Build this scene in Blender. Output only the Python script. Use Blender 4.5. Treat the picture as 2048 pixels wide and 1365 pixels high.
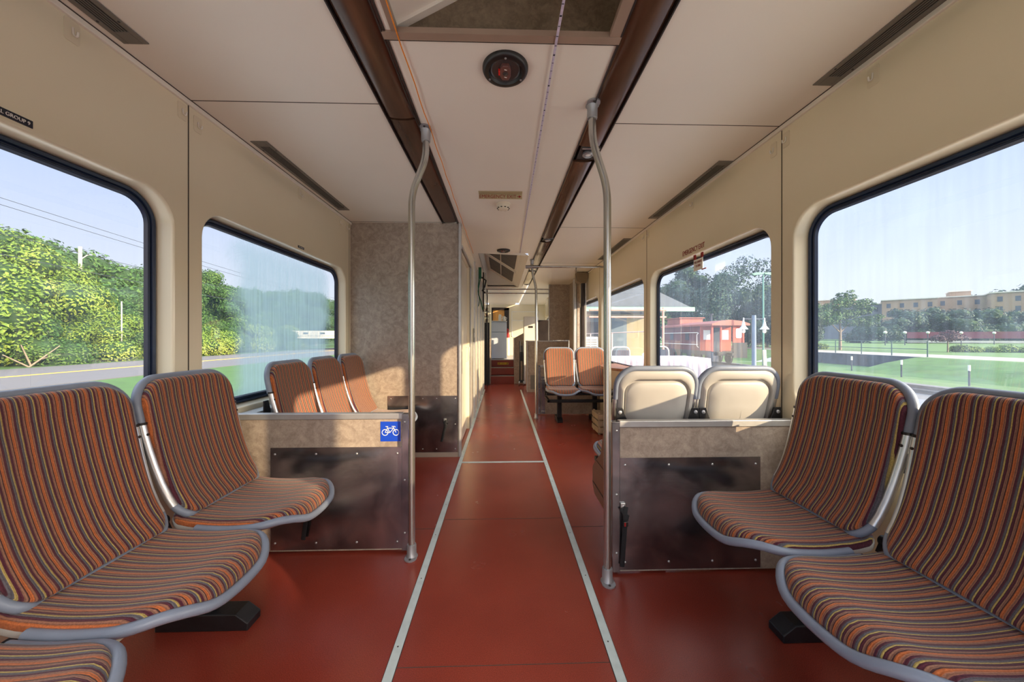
import bpy, math, random
from mathutils import Vector, Matrix
PI = math.pi
rng = random.Random(7)
for o in list(bpy.data.objects):
    bpy.data.objects.remove(o)
SC = bpy.context.scene
COL = SC.collection

# ------------------------------------------------------------------ camera
cam = bpy.data.cameras.new('camera'); cam_ob = bpy.data.objects.new('camera', cam); COL.objects.link(cam_ob)
cam.sensor_width = 36.0; cam.lens = 700 * 36 / 2048; cam.shift_y = -0.00415
cam.clip_start = 0.02; cam.clip_end = 2000
cam_ob.location = (0, 0, 1.10); cam_ob.rotation_euler = (PI / 2, 0, -math.atan(19.5 / 700))
SC.camera = cam_ob

# ------------------------------------------------------------------ world, sun, exposure
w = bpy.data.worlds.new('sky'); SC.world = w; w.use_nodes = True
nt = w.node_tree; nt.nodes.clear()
wo = nt.nodes.new('ShaderNodeOutputWorld'); bg = nt.nodes.new('ShaderNodeBackground')
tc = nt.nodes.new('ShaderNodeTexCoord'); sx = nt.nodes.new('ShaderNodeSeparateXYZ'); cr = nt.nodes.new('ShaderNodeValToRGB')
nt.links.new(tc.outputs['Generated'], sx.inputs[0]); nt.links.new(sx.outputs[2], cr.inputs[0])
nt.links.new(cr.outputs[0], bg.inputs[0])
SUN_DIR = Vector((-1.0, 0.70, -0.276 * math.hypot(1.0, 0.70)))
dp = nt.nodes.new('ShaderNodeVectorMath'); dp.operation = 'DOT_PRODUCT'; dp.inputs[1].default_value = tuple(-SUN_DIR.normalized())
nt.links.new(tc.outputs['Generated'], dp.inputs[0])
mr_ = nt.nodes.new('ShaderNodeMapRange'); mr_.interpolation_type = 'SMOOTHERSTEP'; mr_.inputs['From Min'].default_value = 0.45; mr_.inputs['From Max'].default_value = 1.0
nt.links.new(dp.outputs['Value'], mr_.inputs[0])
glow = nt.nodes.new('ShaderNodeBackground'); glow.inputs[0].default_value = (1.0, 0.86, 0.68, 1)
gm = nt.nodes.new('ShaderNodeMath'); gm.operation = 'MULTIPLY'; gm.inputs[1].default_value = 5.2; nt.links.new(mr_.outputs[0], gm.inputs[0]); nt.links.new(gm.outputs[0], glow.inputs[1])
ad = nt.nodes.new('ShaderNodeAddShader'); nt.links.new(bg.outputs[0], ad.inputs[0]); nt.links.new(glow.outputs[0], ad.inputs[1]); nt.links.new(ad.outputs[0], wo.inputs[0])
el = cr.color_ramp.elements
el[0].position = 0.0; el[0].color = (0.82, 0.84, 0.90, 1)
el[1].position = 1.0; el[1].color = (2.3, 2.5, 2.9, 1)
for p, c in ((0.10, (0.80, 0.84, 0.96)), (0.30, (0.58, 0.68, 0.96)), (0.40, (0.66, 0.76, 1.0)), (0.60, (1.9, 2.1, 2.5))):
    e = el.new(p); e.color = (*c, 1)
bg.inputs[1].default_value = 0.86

sun = bpy.data.lights.new('sun', 'SUN'); sun_ob = bpy.data.objects.new('sun', sun); COL.objects.link(sun_ob)
sun.energy = 8.0; sun.color = (1.0, 0.74, 0.46); sun.angle = math.radians(0.7)
sun_dir = SUN_DIR
sun_ob.rotation_euler = sun_dir.to_track_quat('-Z', 'Y').to_euler()

SC.view_settings.view_transform = 'Standard'; SC.view_settings.look = 'None'
SC.view_settings.gamma = 1.0; SC.view_settings.use_curve_mapping = False
SC.view_settings.exposure = 0.42
SC.cycles.use_denoising = True
SC.cycles.max_bounces = 10; SC.cycles.diffuse_bounces = 5; SC.cycles.glossy_bounces = 4
SC.cycles.transparent_max_bounces = 16; SC.cycles.transmission_bounces = 6
SC.cycles.sample_clamp_indirect = 6.0
SC.cycles.caustics_reflective = False; SC.cycles.caustics_refractive = False


# ------------------------------------------------------------------ helpers
def S(r, g, b):
    f = lambda c: (c / 255 / 12.92) if c / 255 <= 0.04045 else ((c / 255 + 0.055) / 1.055) ** 2.4
    return (f(r), f(g), f(b))


def put(o, label=None, cat=None, group=None, kind=None):
    if label: o['label'] = label
    if cat: o['category'] = cat
    if group: o['group'] = group
    if kind: o['kind'] = kind
    return o


def empty(name, loc=(0, 0, 0), rz=0.0, label=None, cat=None, group=None, kind=None):
    o = bpy.data.objects.new(name, None); COL.objects.link(o)
    o.location = loc; o.rotation_euler = (0, 0, rz); o.empty_display_size = 0.1
    return put(o, label, cat, group, kind)


class MB:
    def __init__(s): s.v = []; s.f = []
    def add(s, vs, fs):
        n = len(s.v); s.v += [tuple(p) for p in vs]; s.f += [tuple(n + i for i in f) for f in fs]; return s
    def box(s, x0, x1, y0, y1, z0, z1):
        return s.add([(x0, y0, z0), (x1, y0, z0), (x1, y1, z0), (x0, y1, z0), (x0, y0, z1), (x1, y0, z1), (x1, y1, z1), (x0, y1, z1)],
                     [(0, 3, 2, 1), (4, 5, 6, 7), (0, 1, 5, 4), (1, 2, 6, 5), (2, 3, 7, 6), (3, 0, 4, 7)])
    def obox(s, c, size, M):
        a, b, d = [q / 2 for q in size]; c = Vector(c)
        P = [c + M @ Vector(p) for p in ((-a, -b, -d), (a, -b, -d), (a, b, -d), (-a, b, -d), (-a, -b, d), (a, -b, d), (a, b, d), (-a, b, d))]
        return s.add(P, [(0, 3, 2, 1), (4, 5, 6, 7), (0, 1, 5, 4), (1, 2, 6, 5), (2, 3, 7, 6), (3, 0, 4, 7)])
    def quad(s, *p): return s.add(p, [tuple(range(len(p)))])
    def loops(s, L, closed=True, cap0=False, cap1=False):
        n = len(L[0]); b = len(s.v)
        for l in L: s.v += [tuple(p) for p in l]
        for i in range(len(L) - 1):
            for j in range(n if closed else n - 1):
                k = (j + 1) % n
                s.f.append((b + i * n + j, b + i * n + k, b + (i + 1) * n + k, b + (i + 1) * n + j))
        if cap0: s.f.append(tuple(b + j for j in range(n))[::-1])
        if cap1: s.f.append(tuple(b + (len(L) - 1) * n + j for j in range(n)))
        return s
    def tube(s, path, r, n=12, closed=False, r2=None, up=None):
        P = [Vector(p) for p in path]; L = []; m = len(P)
        pu = None
        for i in range(m):
            a = P[(i - 1) % m] if (closed or i > 0) else P[i]
            c = P[(i + 1) % m] if (closed or i < m - 1) else P[i]
            t = (c - a).normalized()
            if up is not None: u = Vector(up)
            else: u = pu if pu is not None else (Vector((0, 0, 1)) if abs(t.z) < 0.9 else Vector((1, 0, 0)))
            u = (u - t * u.dot(t)).normalized(); w_ = t.cross(u); pu = u
            rr = r[i] if isinstance(r, (list, tuple)) else r
            rb = r2 if r2 is not None else rr
            L.append([P[i] + u * (math.cos(2 * PI * k / n) * rr) + w_ * (math.sin(2 * PI * k / n) * rb) for k in range(n)])
        if closed: L.append(L[0]); s.loops(L)
        else: s.loops(L, cap0=True, cap1=True)
        return s
    def cyl(s, p0, p1, r, n=16): return s.tube([p0, p1], r, n)
    def lathe(s, prof, c, axis='z', n=32, sign=1):
        L = []
        for r, h in prof:
            r = max(r, 1e-4); ring = []
            for k in range(n):
                a = 2 * PI * k / n; x, y, z = r * math.cos(a), r * math.sin(a), h * sign
                ring.append({'z': (c[0] + x, c[1] + y, c[2] + z), 'x': (c[0] + z, c[1] + x, c[2] + y), 'y': (c[0] + x, c[1] + z, c[2] + y)}[axis])
            L.append(ring)
        return s.loops(L, cap0=True, cap1=True)
    def prism(s, poly, axis, a0, a1):
        g = {'x': lambda p, a: (a, p[0], p[1]), 'y': lambda p, a: (p[0], a, p[1]), 'z': lambda p, a: (p[0], p[1], a)}[axis]
        return s.loops([[g(p, a0) for p in poly], [g(p, a1) for p in poly]], cap0=True, cap1=True)
    def build(s, name, mat, parent=None, smooth=None, bevel=None, xf=None, kind=None):
        me = bpy.data.meshes.new(name)
        v = [tuple(xf @ Vector(p)) for p in s.v] if xf is not None else s.v
        me.from_pydata(v, [], s.f); me.update()
        if smooth is not None:
            for p in me.polygons: p.use_smooth = True
            me.set_sharp_from_angle(angle=math.radians(smooth))
        o = bpy.data.objects.new(name, me); COL.objects.link(o)
        me.materials.append(mat)
        if parent is not None: o.parent = parent
        if bevel:
            b = o.modifiers.new('bevel', 'BEVEL'); b.width = bevel; b.segments = 2; b.limit_method = 'ANGLE'; b.angle_limit = math.radians(40)
        if kind: o['kind'] = kind
        return o


def fix_normals(o):
    import bmesh
    bm = bmesh.new(); bm.from_mesh(o.data); bmesh.ops.recalc_face_normals(bm, faces=bm.faces); bm.to_mesh(o.data); bm.free()
    return o


def rrect(a0, a1, b0, b1, r, n=8, rb=None):
    """rounded rectangle loop of (a, b); r for the b1 corners, rb for the b0 corners"""
    rb = r if rb is None else rb; out = []
    for ca, cb, st, q in ((a1 - r, b1 - r, 0, r), (a0 + r, b1 - r, 90, r), (a0 + rb, b0 + rb, 180, rb), (a1 - rb, b0 + rb, 270, rb)):
        for k in range(n + 1):
            t = math.radians(st + 90 * k / n); out.append((ca + q * math.cos(t), cb + q * math.sin(t)))
    return out


def copy_tree(o, parent=None):
    c = o.copy(); COL.objects.link(c)
    if parent is not None: c.parent = parent
    for ch in o.children: copy_tree(ch, c)
    return c


def text_mesh(body, size, depth=0.0006):
    cu = bpy.data.curves.new('lettering', 'FONT'); cu.body = body; cu.size = size; cu.extrude = depth
    cu.align_x = 'CENTER'; cu.align_y = 'CENTER'; cu.resolution_u = 3
    to = bpy.data.objects.new('lettering', cu); COL.objects.link(to)
    dg = bpy.context.evaluated_depsgraph_get(); dg.update()
    me = bpy.data.meshes.new_from_object(to.evaluated_get(dg))
    bpy.data.objects.remove(to); bpy.data.curves.remove(cu)
    return me


def text(body, size, M, mat, parent, name='lettering', width=None, height=None):
    me = text_mesh(body, size); me.materials.clear(); me.materials.append(mat)
    if width:
        xs = [v.co.x for v in me.vertices]; ys = [v.co.y for v in me.vertices]
        sx_ = width / (max(xs) - min(xs)); cx = (max(xs) + min(xs)) / 2; cy = (max(ys) + min(ys)) / 2
        sy_ = (height / (max(ys) - min(ys))) if height else sx_
        for v in me.vertices: v.co.x = (v.co.x - cx) * sx_; v.co.y = (v.co.y - cy) * sy_
    me.transform(M)
    o = bpy.data.objects.new(name, me); COL.objects.link(o)
    if parent is not None: o.parent = parent
    return o


# ------------------------------------------------------------------ materials
def newmat(name):
    m = bpy.data.materials.new(name); m.use_nodes = True
    n = m.node_tree.nodes; b = n['Principled BSDF']
    return m, m.node_tree, b


def node(t, kind, **kw):
    n = t.nodes.new(kind)
    for k, v in kw.items():
        if k in ('op',): n.operation = v
        else:
            try: n.inputs[k].default_value = v
            except Exception: setattr(n, k, v)
    return n


def pm(name, col, rough=0.5, metal=0.0, var=0.06, scale=6.0, bump=0.0, bscale=60.0, coat=0.0, stretch=None, spec=None, rvar=0.0):
    """procedural surface: base colour broken up by noise, optional bump"""
    m, t, b = newmat(name); L = t.links
    tcn = t.nodes.new('ShaderNodeTexCoord'); mp = t.nodes.new('ShaderNodeMapping')
    L.new(tcn.outputs['Object'], mp.inputs[0])
    if stretch: mp.inputs['Scale'].default_value = stretch
    nz = node(t, 'ShaderNodeTexNoise', Scale=scale, Detail=4.0); L.new(mp.outputs[0], nz.inputs['Vector'])
    r = t.nodes.new('ShaderNodeValToRGB'); L.new(nz.outputs['Fac'], r.inputs[0])
    lo = [max(0, c * (1 - var)) for c in col]; hi = [min(1, c * (1 + var)) for c in col]
    r.color_ramp.elements[0].position = 0.3; r.color_ramp.elements[1].position = 0.7
    r.color_ramp.elements[0].color = (*lo, 1); r.color_ramp.elements[1].color = (*hi, 1)
    L.new(r.outputs[0], b.inputs['Base Color'])
    b.inputs['Roughness'].default_value = rough; b.inputs['Metallic'].default_value = metal
    if coat: b.inputs['Coat Weight'].default_value = coat; b.inputs['Coat Roughness'].default_value = 0.08
    if spec is not None: b.inputs['Specular IOR Level'].default_value = spec
    if rvar:
        mr = node(t, 'ShaderNodeMapRange'); mr.inputs['To Min'].default_value = max(0.02, rough - rvar); mr.inputs['To Max'].default_value = rough + rvar
        L.new(nz.outputs['Fac'], mr.inputs[0]); L.new(mr.outputs[0], b.inputs['Roughness'])
    if bump:
        n2 = node(t, 'ShaderNodeTexNoise', Scale=bscale, Detail=3.0); L.new(mp.outputs[0], n2.inputs['Vector'])
        bp = node(t, 'ShaderNodeBump', Strength=bump, Distance=0.002); L.new(n2.outputs['Fac'], bp.inputs['Height']); L.new(bp.outputs[0], b.inputs['Normal'])
    return m


def math_node(t, op, a, b=None, c=None):
    n = t.nodes.new('ShaderNodeMath'); n.operation = op
    for i, q in enumerate((a, b, c)):
        if q is None: continue
        if isinstance(q, (int, float)): n.inputs[i].default_value = q
        else: t.links.new(q, n.inputs[i])
    return n.outputs[0]


def mix_rgb(t, fac, a, b, mode='MIX'):
    n = t.nodes.new('ShaderNodeMix'); n.data_type = 'RGBA'; n.blend_type = mode
    for i, q in ((0, fac), (6, a), (7, b)):
        if isinstance(q, (int, float)): n.inputs[i].default_value = q
        elif isinstance(q, tuple): n.inputs[i].default_value = (*q, 1)
        else: t.links.new(q, n.inputs[i])
    return n.outputs[2]


def stripe_material():
    m, t, b = newmat('striped_moquette'); L = t.links
    tcn = t.nodes.new('ShaderNodeTexCoord'); sp = t.nodes.new('ShaderNodeSeparateXYZ'); L.new(tcn.outputs['Object'], sp.inputs[0])
    wob = node(t, 'ShaderNodeTexNoise', Scale=14.0, Detail=2.0); L.new(tcn.outputs['Object'], wob.inputs['Vector'])
    x = math_node(t, 'ADD', sp.outputs[0], math_node(t, 'MULTIPLY', math_node(t, 'SUBTRACT', wob.outputs['Fac'], 0.5), 0.003))
    x = math_node(t, 'ADD', x, 10.006)
    fr = math_node(t, 'FRACT', math_node(t, 'DIVIDE', x, 0.0322))
    r = t.nodes.new('ShaderNodeValToRGB'); r.color_ramp.interpolation = 'LINEAR'; L.new(fr, r.inputs[0])
    bands = [(0.00, S(172, 150, 88)), (0.09, S(92, 88, 94)), (0.23, S(82, 40, 52)), (0.36, S(146, 100, 80)), (0.49, S(182, 102, 58)),
             (0.65, S(72, 46, 44)), (0.71, S(142, 102, 84)), (0.84, S(84, 40, 52))]
    e = r.color_ramp.elements; e[0].position = 0.0; e[0].color = (*bands[0][1], 1); e[1].position = 1.0; e[1].color = (*bands[-1][1], 1)
    for i in range(1, len(bands)):
        q = e.new(bands[i][0] - 0.008); q.color = (*bands[i - 1][1], 1)
        q = e.new(bands[i][0] + 0.008); q.color = (*bands[i][1], 1)
    # yarn flecks
    mp = t.nodes.new('ShaderNodeMapping'); mp.inputs['Scale'].default_value = (700, 220, 220); L.new(tcn.outputs['Object'], mp.inputs[0])
    fl = node(t, 'ShaderNodeTexNoise', Scale=1.0, Detail=2.0); L.new(mp.outputs[0], fl.inputs['Vector'])
    k = math_node(t, 'ADD', math_node(t, 'MULTIPLY', fl.outputs['Fac'], 1.1), 0.45)
    cord = math_node(t, 'MULTIPLY', x, 2 * PI / 0.0036)
    cs = math_node(t, 'ADD', math_node(t, 'MULTIPLY', math_node(t, 'SINE', cord), 0.5), 0.5)
    k2 = math_node(t, 'MULTIPLY', k, math_node(t, 'ADD', math_node(t, 'MULTIPLY', cs, 0.4), 0.72))
    cc = t.nodes.new('ShaderNodeCombineColor'); [L.new(k2, cc.inputs[i]) for i in range(3)]
    L.new(mix_rgb(t, 1.0, r.outputs[0], cc.outputs[0], 'MULTIPLY'), b.inputs['Base Color'])
    b.inputs['Roughness'].default_value = 0.92; b.inputs['Specular IOR Level'].default_value = 0.15
    b.inputs['Sheen Weight'].default_value = 0.25; b.inputs['Sheen Roughness'].default_value = 0.5
    h = math_node(t, 'ADD', math_node(t, 'MULTIPLY', cs, 0.6), math_node(t, 'MULTIPLY', fl.outputs['Fac'], 0.8))
    bp = node(t, 'ShaderNodeBump', Strength=0.6, Distance=0.0012); L.new(h, bp.inputs['Height']); L.new(bp.outputs[0], b.inputs['Normal'])
    return m


def laminate_material(name, c0, c1, rough=0.38):
    m, t, b = newmat(name); L = t.links
    tcn = t.nodes.new('ShaderNodeTexCoord')
    n1 = node(t, 'ShaderNodeTexNoise', Scale=13.0, Detail=5.0, Distortion=1.6, Roughness=0.6); L.new(tcn.outputs['Object'], n1.inputs['Vector'])
    n2 = node(t, 'ShaderNodeTexNoise', Scale=34.0, Detail=3.0, Distortion=3.0); L.new(tcn.outputs['Object'], n2.inputs['Vector'])
    f = math_node(t, 'ADD', math_node(t, 'MULTIPLY', n1.outputs['Fac'], 0.7), math_node(t, 'MULTIPLY', n2.outputs['Fac'], 0.35))
    r = t.nodes.new('ShaderNodeValToRGB'); L.new(f, r.inputs[0]); e = r.color_ramp.elements
    e[0].position = 0.40; e[0].color = (*c0, 1); e[1].position = 0.66; e[1].color = (*c1, 1)
    L.new(r.outputs[0], b.inputs['Base Color']); b.inputs['Roughness'].default_value = rough
    return m


def steel_material():
    m, t, b = newmat('scuffed_brushed_steel'); L = t.links
    tcn = t.nodes.new('ShaderNodeTexCoord'); mp = t.nodes.new('ShaderNodeMapping'); mp.inputs['Scale'].default_value = (3, 3, 160)
    L.new(tcn.outputs['Object'], mp.inputs[0])
    n1 = node(t, 'ShaderNodeTexNoise', Scale=3.0, Detail=4.0); L.new(mp.outputs[0], n1.inputs['Vector'])
    n2 = node(t, 'ShaderNodeTexNoise', Scale=5.0, Detail=5.0, Distortion=0.6); L.new(tcn.outputs['Object'], n2.inputs['Vector'])
    r = t.nodes.new('ShaderNodeValToRGB'); L.new(n2.outputs['Fac'], r.inputs[0]); e = r.color_ramp.elements
    e[0].position = 0.35; e[0].color = (0.17, 0.17, 0.19, 1); e[1].position = 0.72; e[1].color = (0.50, 0.50, 0.53, 1)
    L.new(r.outputs[0], b.inputs['Base Color']); b.inputs['Metallic'].default_value = 0.95
    rr = math_node(t, 'ADD', math_node(t, 'MULTIPLY', n1.outputs['Fac'], 0.12), 0.16); L.new(rr, b.inputs['Roughness'])
    b.inputs['Anisotropic'].default_value = 0.5
    # fine scratches
    vo = t.nodes.new('ShaderNodeTexVoronoi'); vo.feature = 'DISTANCE_TO_EDGE'; vo.inputs['Scale'].default_value = 5.5
    n3 = node(t, 'ShaderNodeTexNoise', Scale=3.0, Detail=2.0); L.new(tcn.outputs['Object'], n3.inputs['Vector'])
    L.new(n3.outputs['Color'], vo.inputs['Vector'])
    h = math_node(t, 'ADD', n1.outputs['Fac'], math_node(t, 'MULTIPLY', math_node(t, 'LESS_THAN', vo.outputs[0], 0.004), 0.6))
    bp = node(t, 'ShaderNodeBump', Strength=0.10, Distance=0.001); L.new(h, bp.inputs['Height']); L.new(bp.outputs[0], b.inputs['Normal'])
    return m


def floor_material():
    m, t, b = newmat('red_vinyl_floor'); L = t.links
    tcn = t.nodes.new('ShaderNodeTexCoord')
    n1 = node(t, 'ShaderNodeTexNoise', Scale=1.6, Detail=4.0); L.new(tcn.outputs['Object'], n1.inputs['Vector'])
    n2 = node(t, 'ShaderNodeTexNoise', Scale=420.0, Detail=2.0); L.new(tcn.outputs['Object'], n2.inputs['Vector'])
    r = t.nodes.new('ShaderNodeValToRGB'); L.new(n1.outputs['Fac'], r.inputs[0]); e = r.color_ramp.elements
    e[0].position = 0.3; e[0].color = (*S(132, 52, 40), 1); e[1].position = 0.72; e[1].color = (*S(152, 64, 48), 1)
    sp = t.nodes.new('ShaderNodeValToRGB'); L.new(n2.outputs['Fac'], sp.inputs[0]); q = sp.color_ramp.elements
    q[0].position = 0.35; q[0].color = (0.72, 0.72, 0.72, 1); q[1].position = 0.70; q[1].color = (1.25, 1.2, 1.2, 1)
    L.new(mix_rgb(t, 1.0, r.outputs[0], sp.outputs[0], 'MULTIPLY'), b.inputs['Base Color'])
    n3 = node(t, 'ShaderNodeTexNoise', Scale=4.0, Detail=5.0); L.new(tcn.outputs['Object'], n3.inputs['Vector'])
    L.new(math_node(t, 'ADD', math_node(t, 'MULTIPLY', n3.outputs['Fac'], 0.05), 0.24), b.inputs['Roughness'])
    b.inputs['Specular IOR Level'].default_value = 0.55
    bp = node(t, 'ShaderNodeBump', Strength=0.12, Distance=0.001); L.new(n2.outputs['Fac'], bp.inputs['Height'])
    L.new(bp.outputs[0], b.inputs['Normal'])
    return m


def pane_material(name, haze, tint=(0.93, 0.97, 0.98), hcol=(0.75, 0.85, 0.95), fog=None):
    """window glass: clear with reflections, plus a dirt or condensation film that scatters light"""
    m = bpy.data.materials.new(name); m.use_nodes = True; t = m.node_tree; t.nodes.clear(); L = t.links
    out = t.nodes.new('ShaderNodeOutputMaterial'); tr = node(t, 'ShaderNodeBsdfTransparent', Color=(*tint, 1))
    gl = node(t, 'ShaderNodeBsdfGlossy', Roughness=0.0); ge = t.nodes.new('ShaderNodeNewGeometry')
    dt = t.nodes.new('ShaderNodeVectorMath'); dt.operation = 'DOT_PRODUCT'; L.new(ge.outputs['Normal'], dt.inputs[0]); L.new(ge.outputs['Incoming'], dt.inputs[1])
    one = math_node(t, 'SUBTRACT', 1.0, math_node(t, 'ABSOLUTE', dt.outputs['Value']))
    fr = math_node(t, 'ADD', math_node(t, 'MULTIPLY', math_node(t, 'POWER', one, 5.0), 0.9), 0.07)
    tl = node(t, 'ShaderNodeBsdfTranslucent', Color=(*hcol, 1)); df = node(t, 'ShaderNodeBsdfDiffuse', Color=(*hcol, 1))
    film = t.nodes.new('ShaderNodeMixShader'); film.inputs[0].default_value = 0.15; L.new(tl.outputs[0], film.inputs[1]); L.new(df.outputs[0], film.inputs[2])
    tcn = t.nodes.new('ShaderNodeTexCoord'); mp = t.nodes.new('ShaderNodeMapping'); mp.inputs['Scale'].default_value = (1, 55, 2.2)
    L.new(tcn.outputs['Object'], mp.inputs[0])
    st = node(t, 'ShaderNodeTexNoise', Scale=1.0, Detail=4.0); L.new(mp.outputs[0], st.inputs['Vector'])
    bl = node(t, 'ShaderNodeTexNoise', Scale=4.0, Detail=5.0, Distortion=0.8); L.new(tcn.outputs['Object'], bl.inputs['Vector'])
    f = math_node(t, 'MULTIPLY', math_node(t, 'MULTIPLY', math_node(t, 'ADD', st.outputs['Fac'], 0.25), math_node(t, 'ADD', bl.outputs['Fac'], 0.1)), haze * 2.2)
    if fog:   # condensation patch: (y0, y1, top z) in object space
        sp = t.nodes.new('ShaderNodeSeparateXYZ'); L.new(tcn.outputs['Object'], sp.inputs[0])
        wob = math_node(t, 'MULTIPLY', math_node(t, 'SUBTRACT', st.outputs['Fac'], 0.5), 0.22)
        wob2 = math_node(t, 'MULTIPLY', math_node(t, 'SUBTRACT', bl.outputs['Fac'], 0.5), 0.25)
        def edge(v, a, b_):
            n = t.nodes.new('ShaderNodeMapRange'); n.interpolation_type = 'SMOOTHSTEP'; L.new(v, n.inputs[0])
            n.inputs['From Min'].default_value = a; n.inputs['From Max'].default_value = b_; return n.outputs[0]
        yv = math_node(t, 'ADD', sp.outputs[1], wob2); zv = math_node(t, 'ADD', sp.outputs[2], wob)
        msk = math_node(t, 'MULTIPLY', edge(yv, fog[0] - 0.05, fog[0] + 0.2), edge(yv, fog[1] + 0.04, fog[1] - 0.16))
        msk = math_node(t, 'MULTIPLY', msk, edge(zv, fog[2] + 0.05, fog[2] - 0.15))
        dens = math_node(t, 'ADD', math_node(t, 'MULTIPLY', st.outputs['Fac'], 0.55), 0.42)
        f = math_node(t, 'MAXIMUM', f, math_node(t, 'MULTIPLY', msk, dens))
    cl = math_node(t, 'MINIMUM', f, 0.93)
    base = t.nodes.new('ShaderNodeMixShader'); L.new(cl, base.inputs[0]); L.new(tr.outputs[0], base.inputs[1]); L.new(film.outputs[0], base.inputs[2])
    mx = t.nodes.new('ShaderNodeMixShader'); L.new(fr, mx.inputs[0]); L.new(base.outputs[0], mx.inputs[1]); L.new(gl.outputs[0], mx.inputs[2])
    L.new(mx.outputs[0], out.inputs[0])
    return m


def leaf_material(name, c0, c1, c2, scale=0.5):
    m, t, b = newmat(name); L = t.links
    tcn = t.nodes.new('ShaderNodeTexCoord')
    n1 = node(t, 'ShaderNodeTexNoise', Scale=scale, Detail=3.0); L.new(tcn.outputs['Object'], n1.inputs['Vector'])
    n2 = node(t, 'ShaderNodeTexNoise', Scale=7.0, Detail=2.0); L.new(tcn.outputs['Object'], n2.inputs['Vector'])
    f = math_node(t, 'ADD', math_node(t, 'MULTIPLY', n1.outputs['Fac'], 0.5), math_node(t, 'MULTIPLY', n2.outputs['Fac'], 0.5))
    r = t.nodes.new('ShaderNodeValToRGB'); L.new(f, r.inputs[0]); e = r.color_ramp.elements
    e[0].position = 0.34; e[0].color = (*c0, 1); e[1].position = 0.68; e[1].color = (*c2, 1); q = e.new(0.5); q.color = (*c1, 1)
    L.new(r.outputs[0], b.inputs['Base Color']); b.inputs['Roughness'].default_value = 0.6
    b.inputs['Specular IOR Level'].default_value = 0.25
    return m


M = {}
M['stripe'] = stripe_material()
M['laminate'] = laminate_material('mottled_taupe_laminate', S(144, 130, 118), S(178, 164, 150))
M['dark_laminate'] = laminate_material('mottled_brown_laminate', S(92, 78, 60), S(120, 104, 84))
M['steel'] = steel_material()
M['floor'] = floor_material()
M['cream'] = pm('cream_wall_panel', S(230, 220, 194), 0.22, var=0.02, scale=1.5, coat=0.3)
M['ceiling'] = pm('pale_ceiling_panel', S(232, 226, 214), 0.40, var=0.03, scale=1.2)
M['seam'] = pm('dark_panel_joint', S(70, 62, 54), 0.8)
M['rubber'] = pm('dark_blue_black_rubber', S(30, 44, 72), 0.30, var=0.2, scale=10)
M['grey_plastic'] = pm('blue_grey_plastic', S(126, 136, 154), 0.36, var=0.05, scale=20, bump=0.15, bscale=300)
M['shell'] = pm('pale_grey_seat_shell', S(178, 175, 170), 0.34, var=0.03, scale=8, bump=0.1, bscale=400)
M['alu'] = pm('worn_aluminium', S(206, 206, 206), 0.30, 0.85, var=0.12, scale=24, stretch=(1, 1, 0.15), bump=0.05)
M['alu_soft'] = pm('anodised_aluminium_trim', S(190, 190, 190), 0.42, 0.7, var=0.06, scale=20)
M['pole'] = pm('brushed_stainless_tube', S(186, 186, 182), 0.24, 0.92, var=0.06, scale=12, stretch=(1, 1, 0.1))
M['socket'] = pm('cast_grey_fitting', S(158, 158, 162), 0.38, 0.5, var=0.05)
M['black'] = pm('black_painted_steel', S(30, 30, 34), 0.38, 0.2, var=0.3, scale=20, bump=0.2)
M['black_plastic'] = pm('black_plastic', S(24, 22, 22), 0.40, var=0.2)
M['webbing'] = pm('black_webbing', S(22, 22, 26), 0.8, var=0.3, scale=120)
M['bronze'] = pm('brown_glossy_light_cover', S(92, 66, 50), 0.20, 0.25, var=0.35, scale=3.5, stretch=(4, 0.6, 4), rvar=0.06)
M['bronze_dark'] = pm('dark_channel_lining', S(48, 40, 38), 0.35, 0.2, var=0.3, scale=6)
M['vent'] = pm('grey_vent_metal', S(120, 116, 110), 0.45, 0.3, var=0.1)
M['vent_dark'] = pm('dark_vent_slot', S(40, 36, 32), 0.7)
M['strip'] = pm('pale_worn_aisle_strip', S(196, 208, 208), 0.45, var=0.10, scale=18)
M['clear'] = None
M['blue'] = pm('blue_sticker', S(20, 70, 196), 0.4, var=0.04)
M['white'] = pm('white_print', S(238, 236, 232), 0.45, var=0.02)
M['red'] = pm('red_print', S(140, 20, 18), 0.5, var=0.05)
M['tan_sign'] = pm('khaki_sign_plate', S(176, 160, 124), 0.5, var=0.05)
M['navy'] = pm('dark_navy_label', S(28, 32, 48), 0.4)
M['ivory'] = pm('ivory_plastic', S(222, 212, 190), 0.4, var=0.03)
M['orange'] = pm('orange_cord', S(232, 140, 40), 0.7, var=0.15, scale=200)
M['tape'] = pm('pale_lilac_tape', S(196, 186, 206), 0.6, var=0.1, scale=80)
M['brown'] = pm('brown_moulded_panel', S(116, 72, 52), 0.40, var=0.08, scale=10)
M['wood'] = pm('varnished_wood', S(150, 92, 58), 0.3, var=0.25, scale=4, stretch=(1, 12, 12))
M['wood_pale'] = pm('honey_pine_boards', S(214, 156, 84), 0.4, var=0.2, scale=6, stretch=(12, 1, 0.6))
M['crate_wood'] = pm('greyish_raw_wood', S(176, 156, 128), 0.7, var=0.15, scale=8)
M['fridge'] = pm('pale_blue_white_enamel', S(206, 216, 232), 0.30, var=0.02)
M['cooler'] = pm('off_white_enamel', S(222, 218, 212), 0.35, var=0.03)
M['yellow'] = pm('yellow_caution_vinyl', S(230, 190, 40), 0.5, var=0.05)
M['green_strap'] = pm('dark_green_strap', S(24, 92, 66), 0.7, var=0.2)
M['step'] = pm('dark_red_step', S(150, 58, 44), 0.4, var=0.08)
M['pane'] = pane_material('window_glass', 0.05)
M['pane_hazy'] = pane_material('dusty_window_glass', 0.07, hcol=(0.42, 0.62, 0.98))
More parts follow.
